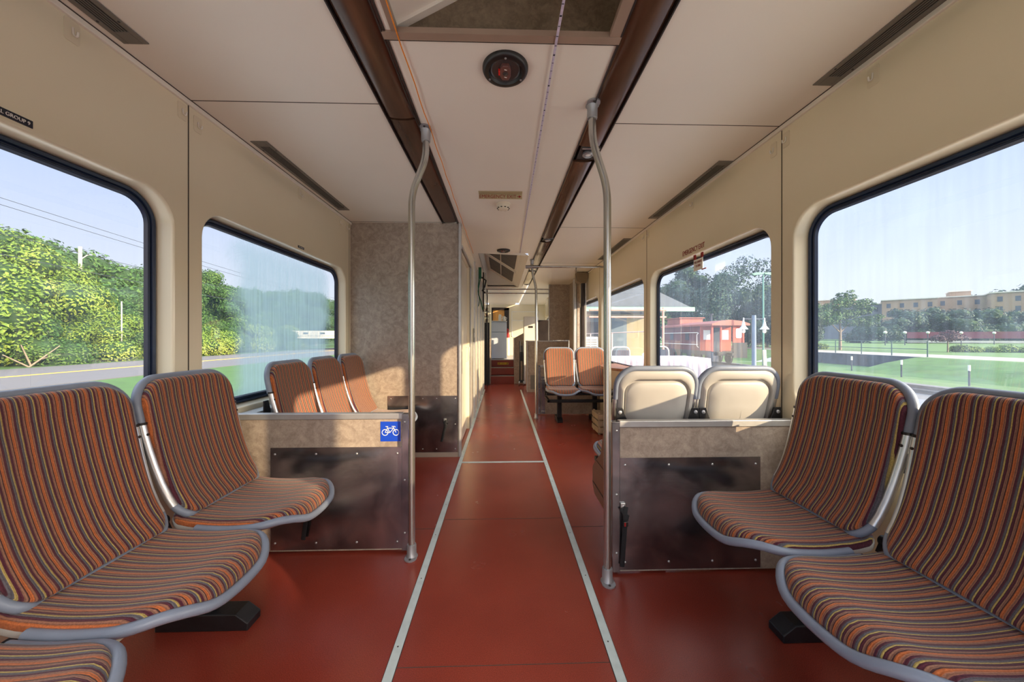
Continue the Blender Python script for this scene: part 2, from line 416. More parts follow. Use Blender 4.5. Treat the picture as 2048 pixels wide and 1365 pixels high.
M['pane_fog'] = pane_material('condensation_window_glass', 0.05, hcol=(0.44, 0.60, 0.68), fog=(-0.50, 0.62, 0.50))

# ------------------------------------------------------------------ the car body (setting)
H = 2.14; WX = 1.38; GX = 0.075
Y_BACK, Y_FAR = -1.0, 11.3
R_SEAM = [1.69 + 1.615 * k for k in range(-2, 7)]
L_SEAM = [1.578 + 1.615 * k for k in range(-2, 7)]


def strut(name, mb, mat, smooth=None, bevel=None, parent=None):
    return fix_normals(mb.build(name, mat, parent, smooth, bevel, kind=None if parent is not None else 'structure'))


f = MB(); f.box(-WX - 0.02, WX + 0.02, Y_BACK, 8.30, -0.06, 0.0)
strut('floor', f, M['floor'])


def side_wall(name, sg, seams):
    mb = MB()
    for k in range(len(seams) - 1):
        y0, y1 = seams[k], seams[k + 1]; a, b, c, d, r = y0 + 0.068, y1 - 0.062, 0.72, 1.70, 0.14
        y1 = min(y1, Y_FAR + 0.4)
        X = sg * WX; q = lambda *p: mb.quad(*[(X, u, v) for u, v in p])
        q((y0, 0), (y1, 0), (y1, c), (y0, c)); q((y0, d), (y1, d), (y1, H), (y0, H))
        q((y0, c), (a, c), (a, d), (y0, d)); q((b, c), (y1, c), (y1, d), (b, d))
        lp = rrect(a, b, c, d, r); n = 9
        for i, cn in enumerate(((b, d), (a, d), (a, c), (b, c))):
            arc = lp[i * n:(i + 1) * n]
            for j in range(n - 1): q(cn, arc[j], arc[j + 1])
        L = []
        for o, x in ((0, 0), (0.003, 0.0008), (0.007, 0.005), (0.009, 0.012), (0.014, GX)):
            L.append([(sg * (WX + x), u, v) for u, v in rrect(a + o, b - o, c + o, d - o, r - o)])
        mb.loops(L)
    o = mb.build(name, M['cream'], None, 35, kind='structure')
    return o


side_wall('wall_left', -1, L_SEAM); side_wall('wall_right', 1, R_SEAM)

win_n = 0
def window(sg, y0, y1, pane):
    global win_n
    win_n += 1
    a, b, c, d = y0 + 0.068, y1 - 0.062, 0.72, 1.70; cy, cz = (a + b) / 2, (c + d) / 2; hy, hz = (b - a) / 2, (d - c) / 2
    e = empty('window_%d' % win_n, (sg * (WX + GX), cy, cz), kind='structure')
    L = []
    for o, x in ((0.013, 0.0), (0.016, -0.012), (0.022, -0.017), (0.031, -0.015), (0.034, -0.006), (0.038, -0.006), (0.042, -0.012), (0.049, -0.011), (0.055, 0.0)):
        L.append([(sg * x, u, v) for u, v in rrect(-hy + o, hy - o, -hz + o, hz - o, 0.14 - o)])
    mb = MB(); mb.loops(L); fix_normals(mb.build('gasket', M['rubber'], e, 50))
    mb = MB(); mb.quad(*[(0, u, v) for u, v in rrect(-hy + 0.03, hy - 0.03, -hz + 0.03, hz - 0.03, 0.11)])
    mb.build('pane', pane, e)
for k in range(8):
    window(-1, L_SEAM[k], L_SEAM[k + 1], M['pane_fog'] if k == 2 else M['pane'])
for k in range(8):
    window(1, R_SEAM[k], R_SEAM[k + 1], M['pane_hazy'])

tn = 0
def trim(mb, mat, **kw):
    global tn
    tn += 1
    return strut('trim_%d' % tn, mb, mat, **kw)


for sg, seams in ((-1, L_SEAM), (1, R_SEAM)):
    mb = MB()
    for y in seams[1:-1]:
        mb.box(min(sg * WX, sg * (WX - 0.0015)), max(sg * WX, sg * (WX - 0.0015)), y - 0.0022, y + 0.0022, 0.0, H - 0.02)
    trim(mb, M['seam'])
    mb = MB(); x0, x1 = sorted((sg * (WX + 0.01), sg * (WX - 0.012)))
    mb.box(x0, x1, Y_BACK, Y_FAR, H - 0.022, H + 0.002); trim(mb, M['ceiling'], bevel=0.004)
    mb = MB(); x0, x1 = sorted((sg * (WX - 0.012), sg * (WX - 0.0145)))
    mb.box(x0, x1, Y_BACK, Y_FAR, H - 0.003, H + 0.001); trim(mb, M['seam'])

# ceiling: two side slopes, the middle strip and the channel linings above the light covers
CH0, CH1 = 0.41, 0.545
mb = MB(); T = 0.02
mb.box(-WX - 0.02, -CH1, Y_BACK, Y_FAR, H, H + T); mb.box(CH1, WX + 0.02, Y_BACK, Y_FAR, H, H + T)
mb.box(-CH0, CH0, 1.225, 4.36, H, H + T); mb.box(-CH0, CH0, Y_BACK, 0.30, H, H + T)
mb.box(-CH0, -0.365, 0.30, 1.225, H, H + T); mb.box(0.40, CH0, 0.30, 1.225, H, H + T)
mb.box(-CH0, -0.30, 4.36, 7.2, H, H + T); mb.box(0.33, CH0, 4.36, 7.2, H, H + T)
mb.box(-CH0, CH0, 7.2, Y_FAR, H, H + T)
mb.box(-CH1 - 0.01, -CH0 + 0.01, Y_BACK, Y_FAR, H + 0.05, H + 0.07); mb.box(CH0 - 0.01, CH1 + 0.01, Y_BACK, Y_FAR, H + 0.05, H + 0.07)
mb.box(-0.365, 0.40, 0.30, 1.225, H + 0.55, H + 0.57); mb.box(-0.30, 0.33, 4.36, 7.2, H + 0.5, H + 0.52)
strut('ceiling', mb, M['ceiling'])
mb = MB()
for x0, x1 in ((-WX, -CH1 - 0.004),):
    mb.box(x0, x1, 1.576, 1.5795, H - 0.0012, H)
mb.box(CH1 + 0.004, WX, 1.6885, 1.692, H - 0.0012, H)
mb.box(-WX, -CH1, 3.19, 3.1935, H - 0.0012, H); mb.box(CH1, WX, 3.305, 3.3085, H - 0.0012, H); mb.box(CH1, WX, 4.92, 4.924, H - 0.0012, H)
mb.box(-CH0, CH0, 1.236, 1.2385, H - 0.0012, H)
trim(mb, M['seam'])
# edge lips along the two light channels
for sg in (-1, 1):
    mb = MB()
    for x, ww in ((CH0, 0.006), (CH1, 0.005)):
        x0, x1 = sorted((sg * (x - ww / 2), sg * (x + ww / 2))); mb.box(x0, x1, Y_BACK, 7.2, H - 0.007, H + 0.05)
    if sg < 0:
        x0, x1 = -CH0 + 0.006, -CH0 + 0.014; mb.box(x0, x1, Y_BACK, 3.2, H - 0.004, H + 0.002)
    trim(mb, M['bronze_dark'])

# hatch recess over the camera: raking white lining, mottled end face and its frame
mb = MB(); y0, y1, x0, x1 = 0.30, 1.225, -0.365, 0.40
mb.add([(x0, y0, H), (x0, y1, H), (x0, y1, H + 0.03), (x1, y1, H + 0.455), (x1, y0, H + 0.455), (x0, y0, H + 0.03)],
       [(0, 1, 2, 5), (5, 2, 3, 4)])
trim(mb, M['ceiling'])
mb = MB(); mb.quad((x0, y1 - .001, H), (x1, y1 - .001, H), (x1, y1 - .001, H + 0.455), (x0, y1 - .001, H + 0.03))
mb.quad((x0, y0 + .001, H), (x1, y0 + .001, H), (x1, y0 + .001, H + 0.455), (x0, y0 + .001, H + 0.03))
mb.quad((x1 - .001, y0, H), (x1 - .001, y1, H), (x1 - .001, y1, H + 0.455), (x1 - .001, y0, H + 0.455))
trim(mb, M['dark_laminate'])
mb = MB()
mb.box(x0 - 0.045, x1 + 0.012, 1.196, 1.226, H - 0.008, H + 0.012)
mb.box(x0 - 0.012, x0 + 0.008, y0, 1.196, H - 0.004, H + 0.02); mb.box(x1 - 0.03, x1 + 0.008, y0, 1.196, H - 0.006, H + 0.012)
fr_ = trim(mb, pm('brownish_frame_strip', S(150, 128, 112), 0.4, var=0.1, scale=6))
mb = MB()   # raking edge strip on the end face
p0, p1 = Vector((x0, 1.214, H + 0.03)), Vector((x1, 1.214, H + 0.455)); d = (p1 - p0).normalized(); nrm = Vector((d.z, 0, -d.x))
mb.prism([(q.x, q.z) for q in (p0, p1, p1 + nrm * 0.012, p0 + nrm * 0.012)], 'y', 1.200, 1.224); trim(mb, M['ceiling'])
# far recess with two louvred return-air grilles on its raking face
x0, x1, y0, y1 = -0.30, 0.33, 4.36, 7.2
mb = MB(); mb.add([(x0, y0, H), (x0, y1, H), (x0, y1, H + 0.36), (x0, y0, H + 0.36), (x1, y0, H - 0.03), (x1, y1, H - 0.03), (x1, y0, H + 0.02), (x1, y1, H + 0.02)],
                  [(0, 1, 2, 3), (3, 2, 5, 4), (4, 5, 7, 6)])
mb.quad((x0, y1, H - 0.03), (x1, y1, H - 0.03), (x0, y1, H + 0.36)); mb.quad((x0, y0 - .002, H), (x1, y0 - .002, H - 0.03), (x0, y0 - .002, H + 0.36))
trim(mb, M['ceiling'])


def slanted(y, s, off):   # point on the raking face, s across 0..1
    return Vector((x0 + (x1 - x0) * s, y, H + 0.36 + (-0.39) * s)) + Vector((-0.39, 0, -0.63)).normalized() * off


for gi, (ga, gb) in enumerate(((4.60, 5.62), (5.82, 6.86))):
    g = empty('return_air_grille', (0, (ga + gb) / 2, H + 0.1),
              label='slatted grey air grille on the raking ceiling recess, %s one' % ('nearer' if gi == 0 else 'farther, lower'), cat='grille', group='ceiling recess grilles')
    inv = Matrix.Translation((0, -(ga + gb) / 2, -(H + 0.1)))
    mb = MB(); mb.quad(slanted(ga, .12, .004), slanted(gb, .12, .004), slanted(gb, .80, .004), slanted(ga, .80, .004)); mb.build('backing', M['vent_dark'], g, xf=inv)
    mb = MB(); ns = 30
    for i in range(ns):
        y = ga + (gb - ga) * (i + .5) / ns; mb.tube([slanted(y, .13, .008), slanted(y, .79, .008)], 0.0085, 4, r2=0.005)
    mb.build('slats', M['vent'], g, xf=inv, kind='stuff')
    mb = MB()
    for a_, b_, s0, s1 in ((ga - .03, ga + .01, .08, .84), (gb - .01, gb + .03, .08, .84), (ga, gb, .08, .12), (ga, gb, .80, .84), (ga, gb, .44, .46)):
        P = [slanted(a_, s0, .002), slanted(b_, s0, .002), slanted(b_, s1, .002), slanted(a_, s1, .002)]; Q = [slanted(a_, s0, .016), slanted(b_, s0, .016), slanted(b_, s1, .016), slanted(a_, s1, .016)]
        mb.loops([P, Q], cap0=True, cap1=True)
    fix_normals(mb.build('frame', M['ceiling'], g, xf=inv))

# lavatory cabin on the left: front, corridor side with a sliding door
CBX = -0.378
mb = MB(); mb.box(-WX, CBX - 0.018, 3.22, 3.25, 0.0, H); strut('wall_cabin_front', mb, M['laminate'])
mb = MB(); mb.box(CBX - 0.022, CBX, 3.208, 3.29, 0.0, H); trim(mb, M['alu_soft'], bevel=0.004)
mb = MB(); mb.box(-WX, CBX - 0.02, 3.214, 3.221, 0.0, 0.042); strut('baseboard_cabin', mb, pm('pale_skirting', S(170, 158, 146), 0.5))
mb = MB(); mb.box(CBX - 0.07, CBX - 0.006, 3.29, 4.20, 1.93, H); mb.box(CBX - 0.07, CBX - 0.006, 4.20, 7.60, 0.0, H)
strut('wall_corridor', mb, M['cream'])
mb = MB()
for y in (4.75, 5.35, 6.0, 6.6, 7.1): mb.box(CBX - 0.007, CBX + 0.012, y, y + 0.05, 0.0, H - 0.02)
mb.box(CBX - 0.012, CBX + 0.004, 4.20, 4.26, 0.0, 1.95); mb.box(CBX - 0.012, CBX + 0.004, 3.29, 4.26, 1.93, 1.96)
trim(mb, M['alu_soft'])
dr = empty('door_1', (CBX - 0.05, 3.9, 0), kind='structure')
mb = MB(); mb.box(-0.02, 0.006, -0.28, 0.30, 0.01, 1.92); mb.build('door_leaf', pm('grey_cream_door', S(206, 196, 180), 0.3, coat=0.2), dr, bevel=0.003)
mb = MB(); mb.box(-0.025, 0.012, -0.33, -0.28, 0.01, 1.92); mb.build('edge_profile', M['alu_soft'], dr)
mb = MB(); mb.tube([(0.006, 0.16, 0.82), (0.04, 0.17, 0.82), (0.045, 0.17, 0.98), (0.006, 0.16, 0.98)], 0.008, 8); mb.build('door_handle', M['ivory'], dr, 40)
mb = MB(); mb.box(0.012, 0.016, -0.325, -0.285, 0.72, 0.95); mb.build('lock_plate', M['bronze_dark'], dr)
mb = MB(); mb.box(CBX - 0.08, CBX - 0.06, 3.25, 3.62, 0, 1.93); trim(mb, M['dark_laminate'])

# far end of the car: stairs, raised floor, cheek walls, bulkheads
mb = MB()
for k, (y, z) in enumerate(((8.28, 0.0), (8.50, 0.178), (8.75, 0.352))):
    mb.box(-0.27, 0.28, y, 8.95, z + 0.0, z + 0.165 if k < 2 else 0.515)
stairs = strut('stairs', mb, M['step'])
mb = MB()
for y, z in ((8.275, 0.165), (8.495, 0.343), (8.745, 0.515)): mb.box(-0.27, 0.28, y, y + 0.05, z, z + 0.012)
trim(mb, M['strip'])
mb = MB(); mb.box(-WX, WX, 8.90, Y_FAR + 0.2, 0.44, 0.514); strut('floor_upper', mb, pm('grey_upper_floor', S(176, 176, 178), 0.4))
mb = MB()
mb.prism([(-0.43, 0.0), (-0.27, 0.0), (-0.27, 1.06), (-0.43, 1.16)], 'y', 8.20, 8.24); mb.prism([(-0.30, 0), (-0.27, 0), (-0.27, 1.06), (-0.30, 1.06)], 'y', 8.24, 8.95)
mb.prism([(0.28, 0.0), (0.52, 0.0), (0.52, 1.20), (0.28, 1.07)], 'y', 8.20, 8.24); mb.prism([(0.28, 0), (0.31, 0), (0.31, 1.07), (0.28, 1.07)], 'y', 8.24, 8.95)
mb.box(-WX, -0.43, 8.20, 8.24, 0, 0.60); mb.box(0.52, WX, 8.24, 8.28, 0, 0.60)
strut('wall_stair_cheeks', mb, M['laminate'])
mb = MB()
mb.box(-WX, -0.32, Y_FAR, Y_FAR + .05, 0.5, H); mb.box(0.22, WX, Y_FAR, Y_FAR + .05, 0.5, H); mb.box(-0.32, 0.22, Y_FAR, Y_FAR + .05, 2.02, H)
strut('wall_far', mb, M['cream'])
mb = MB(); mb.box(-0.34, -0.30, Y_FAR - 0.02, Y_FAR, 0.5, 2.02); mb.box(0.07, 0.22, Y_FAR - 0.02, Y_FAR + .01, 0.5, 2.02); mb.box(-0.34, 0.22, Y_FAR - 0.02, Y_FAR, 1.96, 2.04)
trim(mb, M['bronze_dark'])
d2 = empty('door_2', (0, Y_FAR + 0.02, 0), kind='structure')
mb = MB(); mb.box(-0.32, 0.10, 0, 0.03, 0.52, 2.0); mb.build('door_leaf', M['wood_pale'], d2)
mb = MB(); mb.box(0.10, 0.22, 0, 0.03, 0.52, 2.0); mb.build('side_panel', M['dark_laminate'], d2)
mb = MB()
for x in (0.30, 1.16): mb.box(x, x + 0.02, Y_FAR - .012, Y_FAR, 1.10, 1.92)
for z in (1.10, 1.90, 1.62): mb.box(0.30, 1.18, Y_FAR - .012, Y_FAR, z, z + 0.02)
trim(mb, M['white'])

# full-height bulkhead and counter on the right at the vestibule
mb = MB(); mb.box(0.93, WX, 6.94, 6.99, 1.03, H); strut('wall_bulkhead_right', mb, M['laminate'])
mb = MB(); mb.box(1.335, WX, 6.2, 6.94, 0, H); strut('wall_bulkhead_return', mb, M['laminate'])
mb = MB(); mb.box(0.925, 0.935, 6.93, 7.0, 1.03, H); mb.box(0.487, 0.50, 6.925, 6.94, 0, 1.03); trim(mb, M['alu_soft'])

# aisle strips set in the floor and the joints between the floor sheets
for x in (-0.368, 0.381):
    mb = MB(); mb.box(x - 0.0155, x + 0.0155, Y_BACK, 7.3 if x < 0 else 7.25, 0.0, 0.0022); trim(mb, M['strip'])
    mb = MB()
    for s in (-1, 1): mb.box(x + s * 0.0168 - 0.001, x + s * 0.0168 + 0.001, Y_BACK, 7.25, 0.0, 0.0010)
    trim(mb, M['bronze_dark'])
mb = MB(); mb.box(-0.352, 0.365, 3.055, 3.085, 0.0, 0.0022); trim(mb, M['strip'])
mb = MB(); mb.box(-0.352, 0.365, 2.113, 2.1155, 0, 0.0006); mb.box(-1.2, -0.386, 2.014, 2.0165, 0, 0.0006); mb.box(0.399, 1.3, 2.014, 2.0165, 0, 0.0006)
mb.box(-0.352, 0.365, 1.171, 1.173, 0, 0.0006); mb.box(0.4, 1.3, 3.95, 3.953, 0, 0.0006); trim(mb, M['seam'])
# little screws in the strips: surface detail
mb = MB()
for x in (-0.368, 0.381):
    for k in range(18):
        y = 0.9 + 0.35 * k; mb.lathe([(0.003, 0.0022), (0.003, 0.0027), (0, 0.0027)], (x + rng.uniform(-.002, .002), y, 0), n=8)
trim(mb, M['bronze_dark'])
# window ledges under the glass, heater casing along the left wall
mb = MB(); mb.box(-WX, -1.30, 1.86, 3.2, 0.655, 0.70); trim(mb, M['alu_soft'], bevel=0.006)
mb = MB(); mb.box(-WX, -1.315, 1.86, 3.2, 0.10, 0.655); trim(mb, pm('slate_blue_heater_casing', S(84, 100, 116), 0.4))

# ------------------------------------------------------------------ seats
def back_pt(x, t, n):
    """point on the backrest: x across, t 0..1 from bottom to top, n out of the face"""
    t_ = max(0.0, t)
    y = 0.012 - 0.125 * t_ ** 0.95 + 0.042 * math.exp(-t_ * 9.0) - 0.010 * math.sin(PI * t_) + 0.016 * (x / 0.19) ** 2
    z = 0.468 + 0.472 * t
    th = math.radians(13)
    return Vector((x, y + n * math.cos(th), z + n * math.sin(th)))


def pan_pt(x, d, n):
    """point on the seat pan: d runs from the back edge 0 to the front edge 0.42"""
    z = 0.452 - 0.020 * math.sin(PI * min(1, max(0, d / 0.40))) + 0.006 * (x / 0.19) ** 2
    if d > 0.35: z -= 0.030 * ((d - 0.35) / 0.07) ** 2
    if d < 0.04: z += 0.018 * (1 - d / 0.04)
    return Vector((x, d + 0.005, z + n))


def back_outline(gr, n=8):
    # slightly narrower towards the bottom
    P = rrect(-0.188 - gr, 0.188 + gr, 0.0 - gr / 0.472, 1.0 + gr / 0.472, 0.078, n, rb=0.05)
    out = []
    for x, t in P: out.append((x, t))
    return out


def back_outline_m(gr, n=8):
    """outline in metres (x, s) with s up the back, corners truly round"""
    hw = 0.186; P = rrect(-hw - gr, hw + gr, -gr, 0.472 + gr, 0.082 + gr * .6, n, rb=0.052 + gr * .6)
    return [(x * (0.935 + 0.065 * min(1, max(0, s / 0.30))), s / 0.472) for x, s in P]


def pan_outline(gr, n=10):
    """outline (x, d): squarish at the back, wide rounded corners and a bowed front"""
    out = []; hw = 0.186 + gr
    pts = rrect(-hw, hw, 0.0 - gr, 0.395 + gr, 0.125 + gr * .5, n, rb=0.035)
    for x, d in pts:
        if d > 0.2: d += 0.026 * (1 - (x / hw) ** 2) * min(1, (d - 0.2) / 0.12)
        out.append((x, d))
    return out


def dense(P, m=2):
    out = []
    for i in range(len(P)):
        a, b = P[i], P[(i + 1) % len(P)]
        L = math.hypot(b[0] - a[0], (b[1] - a[1]))
        k = max(1, int(L / 0.03))
        for j in range(k): out.append((a[0] + (b[0] - a[0]) * j / k, a[1] + (b[1] - a[1]) * j / k))
    return out


def shrink_loops(mb, fn, P, cx, cy, steps, close=True):
    L = []
    for k, h in steps:
        L.append([fn(cx + (x - cx) * k, cy + (y - cy) * k, h) for x, y in P])
    mb.loops(L, cap1=True)


def insets(base, cx, cy, halfx, halfy, prof):
    """prof: (inset metres or scale>... ) -> list of (k, h)"""
    return prof


def make_seat(label, group):
    t = empty('transit_seat', label=label, cat='seat', group=group)
    # backrest cushion
    P = dense(back_outline_m(0.004))
    mb = MB()
    def fn(x, tt, n): return back_pt(x, tt, n)
    L = []
    for ins, h in ((0.0, -0.002), (0.001, 0.010), (0.004, 0.017), (0.010, 0.0225), (0.020, 0.0255), (0.04, 0.026), (0.07, 0.024), (0.11, 0.0235), (0.15, 0.023), (0.178, 0.023)):
        kx = 1 - ins / 0.182; ky = 1 - ins / 0.236
        L.append([fn(x * kx, 0.5 + (tt - 0.5) * ky, h) for x, tt in P])
    mb.loops(L, cap1=True); fix_normals(mb.build('backrest_cushion', M['stripe'], t, 60))
    # backrest shell with the recessed rear panel
    mb = MB(); P = dense(back_outline_m(0.004)); L = []
    for ins, h in ((0.008, 0.002), (0.0, -0.004), (0.0, -0.016), (0.006, -0.024), (0.030, -0.028), (0.036, -0.024), (0.039, -0.010), (0.046, -0.010), (0.049, -0.020), (0.056, -0.025), (0.10, -0.027), (0.175, -0.027)):
        kx = 1 - ins * (0.80 if ins < 0.06 else 1) / 0.190; ky = 1 - ins * (1.25 if ins < 0.06 else 1) / 0.240
        L.append([fn(x * kx, 0.5 + (tt - 0.5) * ky, h) for x, tt in P])
    mb.loops(L, cap1=True); fix_normals(mb.build('backrest_shell', M['shell'], t, 50))
    # grey hoop round the top of the back, aluminium rails down its sides
    P = back_outline_m(0.010, 10); n = 11
    top = P[:2 * n]   # right top corner, left top corner
    path = [back_pt(top[0][0], 0.66, -0.006)] + [back_pt(x, tt, -0.006) for x, tt in dense(top[:2 * n])[:-1] if tt > 0.66] + [back_pt(top[-1][0], 0.66, -0.006)]
    arc = [back_pt(top[0][0] * 1.0, 0.66, -0.006)] + [back_pt(x, tt, -0.006) for x, tt in top if tt > 0.66]
    mid = []
    for i, (x, tt) in enumerate(top):
        mid.append((x, tt))
        if i == n - 1:
            for q in range(1, 6): mid.append((x + (top[n][0] - x) * q / 6, tt))
    path = [back_pt(mid[0][0], 0.70, -0.012)] + [back_pt(x, tt, -0.012) for x, tt in mid] + [back_pt(mid[-1][0], 0.70, -0.012)]
    mb = MB(); mb.tube(path, 0.0115, 12, r2=0.020, up=None) if False else mb.tube(path, 0.0135, 14)
    mb.build('back_hoop', M['grey_plastic'], t, 60)
    for s in (-1, 1):
        mb = MB(); pa = [back_pt(s * (0.196 * (0.935 + 0.065 * min(1, tt * .472 / .30))), tt, -0.008) for tt in (0.70, 0.62, 0.5, 0.38, 0.26, 0.15, 0.085)]
        mb.tube(pa, 0.0128, 12); rail = mb.build('side_rail', M['alu'], t, 60)
        c = back_pt(s * 0.196, 0.62, 0.004); mb = MB()
        mb.lathe([(0.0048, 0.0), (0.0048, 0.002), (0.002, 0.0028), (0, 0.0028)], c, 'y', 10); mb.build('screw', M['bronze_dark'], rail)
        c = back_pt(s * 0.196, 0.705, -0.008); mb = MB(); mb.tube([c - Vector((0, 0, .004)), c + Vector((0, 0, .004))], 0.0148, 14); mb.build('collar', M['black_plastic'], rail, 60)
    # lower curve of the frame
    low = [(x, tt) for x, tt in back_outline_m(0.010, 8)[18:]]
    path = [back_pt(-0.196 * .95, 0.10, -0.008)] + [back_pt(x, tt, -0.008) for x, tt in low] + [back_pt(0.196 * .95, 0.10, -0.008)]
    mb = MB(); mb.tube(path, 0.0125, 12); mb.build('lower_frame', M['grey_plastic'], t, 60)
    # seat pan cushion
    mb = MB(); P = dense(pan_outline(0.002)); L = []; cy = 0.21
    for ins, h in ((0.0, -0.012), (0.0005, 0.0), (0.004, 0.008), (0.010, 0.013), (0.02, 0.016), (0.04, 0.017), (0.08, 0.017), (0.12, 0.017), (0.15, 0.017), (0.176, 0.017)):
        kx = 1 - ins / 0.182; ky = 1 - ins / 0.215
        L.append([pan_pt(x * kx, cy + (d - cy) * ky, h) for x, d in P])
    mb.loops(L, cap1=True); fix_normals(mb.build('seat_cushion', M['stripe'], t, 60))
    mb = MB(); P = dense(pan_outline(0.004)); L = []
    for ins, h in ((0.004, -0.010), (0.0, -0.016), (0.0, -0.026), (0.012, -0.034), (0.05, -0.040), (0.12, -0.046), (0.176, -0.048)):
        kx = 1 - ins / 0.190; ky = 1 - ins / 0.22
        L.append([pan_pt(x * kx, cy + (d - cy) * ky, h) for x, d in P])
    mb.loops(L, cap1=True); fix_normals(mb.build('seat_shell', M['shell'], t, 50))
    rim = [(x, d) for x, d in pan_outline(0.008, 12) if d > 0.16]
    rim = [(rim[0][0], 0.10)] + rim + [(rim[-1][0], 0.10)]
    mb = MB(); full = []
    for i, (x, d) in enumerate(rim):
        full.append((x, d))
        if i < len(rim) - 1:
            x2, d2 = rim[i + 1]
            if math.hypot(x2 - x, d2 - d) > 0.06:
                for q in range(1, 8):
                    xx = x + (x2 - x) * q / 8; dd = d + (d2 - d) * q / 8
                    if d > 0.38: dd += 0.026 * ((1 - (xx / 0.194) ** 2) - (1 - (x / 0.194) ** 2)) if abs(xx) < 0.194 else 0
                    full.append((xx, dd))
    mb.tube([pan_pt(x, d, -0.012) for x, d in full], 0.0135, 14); mb.build('pan_rim', M['grey_plastic'], t, 60)
    for s in (-1, 1):
        mb = MB(); mb.prism([(s * 0.203, 0.66), (s * 0.203, 0.755), (s * 0.17, 0.755), (s * 0.15, 0.70), (s * 0.15, 0.66)], 'y', -0.112, -0.104); bk = fix_normals(mb.build('mounting_bracket', M['black'], t, bevel=0.002))
        mb = MB(); mb.lathe([(0.009, 0), (0.009, 0.004), (0.004, 0.006), (0, 0.006)], (s * 0.185, -0.112, 0.735), 'y', 12, -1); mb.build('bolt', M['socket'], bk)
    # hinge brackets between seat and back
    for s in (-1, 1):
        mb = MB(); mb.tube([(s * 0.185, -0.006, 0.462), (s * 0.200, -0.006, 0.462)], 0.016, 14); mb.prism([(-0.05, 0.43), (0.02, 0.43), (0.0, 0.475), (-0.03, 0.475)], 'x', s * 0.188, s * 0.196)
        mb.build('hinge_bracket', M['black'], t, 50)
    return t


def beam(name, loc, rz, length, label, feet, foot_len=0.34, post=True):
    """black support: a beam along x under the seats with pedestal feet"""
    b = empty(name, loc, rz, label, 'seat support')
    mb = MB(); mb.box(-length / 2, length / 2, 0.02, 0.075, 0.345, 0.40); mb.box(-length / 2, length / 2, 0.20, 0.245, 0.372, 0.402)
    mb.build('beam', M['black'], b, bevel=0.005)
    for x in feet:
        mb = MB(); mb.box(x - 0.028, x + 0.028, 0.02, 0.075, 0.05, 0.35); mb.build('post', M['black'], b, bevel=0.005)
        mb = MB(); mb.prism([(-0.12, 0), (foot_len - 0.12, 0), (foot_len - 0.12, 0.028), (foot_len - 0.165, 0.062), (-0.12, 0.062)], 'x', x - 0.036, x + 0.036)
        mb.build('foot', M['black'], b, bevel=0.004)
    return b


S0 = make_seat('', '')
first = [True]


def seat(x, y, rz, label, group, wide=1.0):
    if first[0]: o = S0; first[0] = False
    else: o = copy_tree(S0)
    o.scale = (wide, 1, 1)
    o.location = (x, y, 0); o.rotation_euler = (0, 0, rz); put(o, label, 'seat', group)
    return o


XL, XR = -1.170, 1.185
g = 'striped seats along the left wall in the foreground'
seat(XL, 0.580, -PI / 2, 'striped seat cut off by the bottom left corner, only its pan showing', g, 1.035)
seat(XL, 1.014, -PI / 2, 'large striped seat second from the left partition, left edge of picture', g, 1.035)
seat(XL, 1.448, -PI / 2, 'striped seat facing the aisle, right next to the left partition with the bicycle sticker', g, 1.035)
g = 'striped seats along the right wall in the foreground'
seat(XR, 0.823, PI / 2, 'striped seat with frayed top at the right edge of the picture', g, 1.035)
seat(XR, 1.257, PI / 2, 'striped seat facing the aisle, right next to the right partition', g, 1.035)
seat(XR, 0.389, PI / 2, 'striped seat mostly outside the frame at the bottom right', g, 1.035)
g = 'striped seats behind the left partition'
for i, lab in enumerate(('striped seat behind the left partition, nearest of the three', 'middle striped seat of the three behind the left partition', 'striped seat against the mottled cabin wall, farthest of the three')):
    seat(XL, 2.115 + 0.42 * i, -PI / 2, lab, g)
g = 'seats seen from behind past the right partition'
seat(0.752, 1.785, 0, 'seat turned away, grey shell beside the aisle above the right partition', g)
seat(1.160, 1.785, 0, 'seat turned away, grey shell beside the window above the right partition', g)
g = 'sunlit seats facing the camera farther down'
seat(0.758, 4.58, PI, 'sunlit orange striped seat facing the camera, on the aisle side', g)
seat(1.178, 4.58, PI, 'sunlit striped seat facing the camera, on the window side, half in shadow', g)
beam('seat_beam', (XL, 1.03, 0), -PI / 2, 1.24, 'black metal support under the left foreground seats', (-0.34, 0.38))
beam('seat_beam', (XR, 0.86, 0), PI / 2, 1.26, 'black metal support under the right foreground seats', (-0.30, 0.40), 0.30)
beam('seat_beam', (XL, 2.54, 0), -PI / 2, 1.24, 'black metal support under the three seats behind the left partition', (-0.38, 0.38))
beam('seat_beam', (0.96, 1.80, 0), 0, 0.84, 'black metal support under the two turned-away seats', (-0.2, 0.2), 0.3)
fb = beam('seat_beam', (0.968, 4.56, 0), PI, 0.84, 'black frame with two legs under the sunlit far seats', (-0.23, 0.23), 0.24)
mb = MB(); mb.box(-0.42, 0.42, 0.30, 0.34, 0.30, 0.335); mb.box(-0.42, -0.39, 0.02, 0.34, 0.30, 0.335); mb.box(0.39, 0.42, 0.02, 0.34, 0.30, 0.335)
mb.build('front_rail', M['black'], fb, bevel=0.004)

# ------------------------------------------------------------------ partitions
def rivet(parent, c, axis='y', sign=-1, r=0.0055, mat=None):
    mb = MB(); mb.lathe([(r, 0.0), (r * .95, 0.0012), (r * .6, 0.0026), (0, 0.0032)], c, axis, 10, sign); mb.build('rivet', mat or M['alu'], parent, 60)


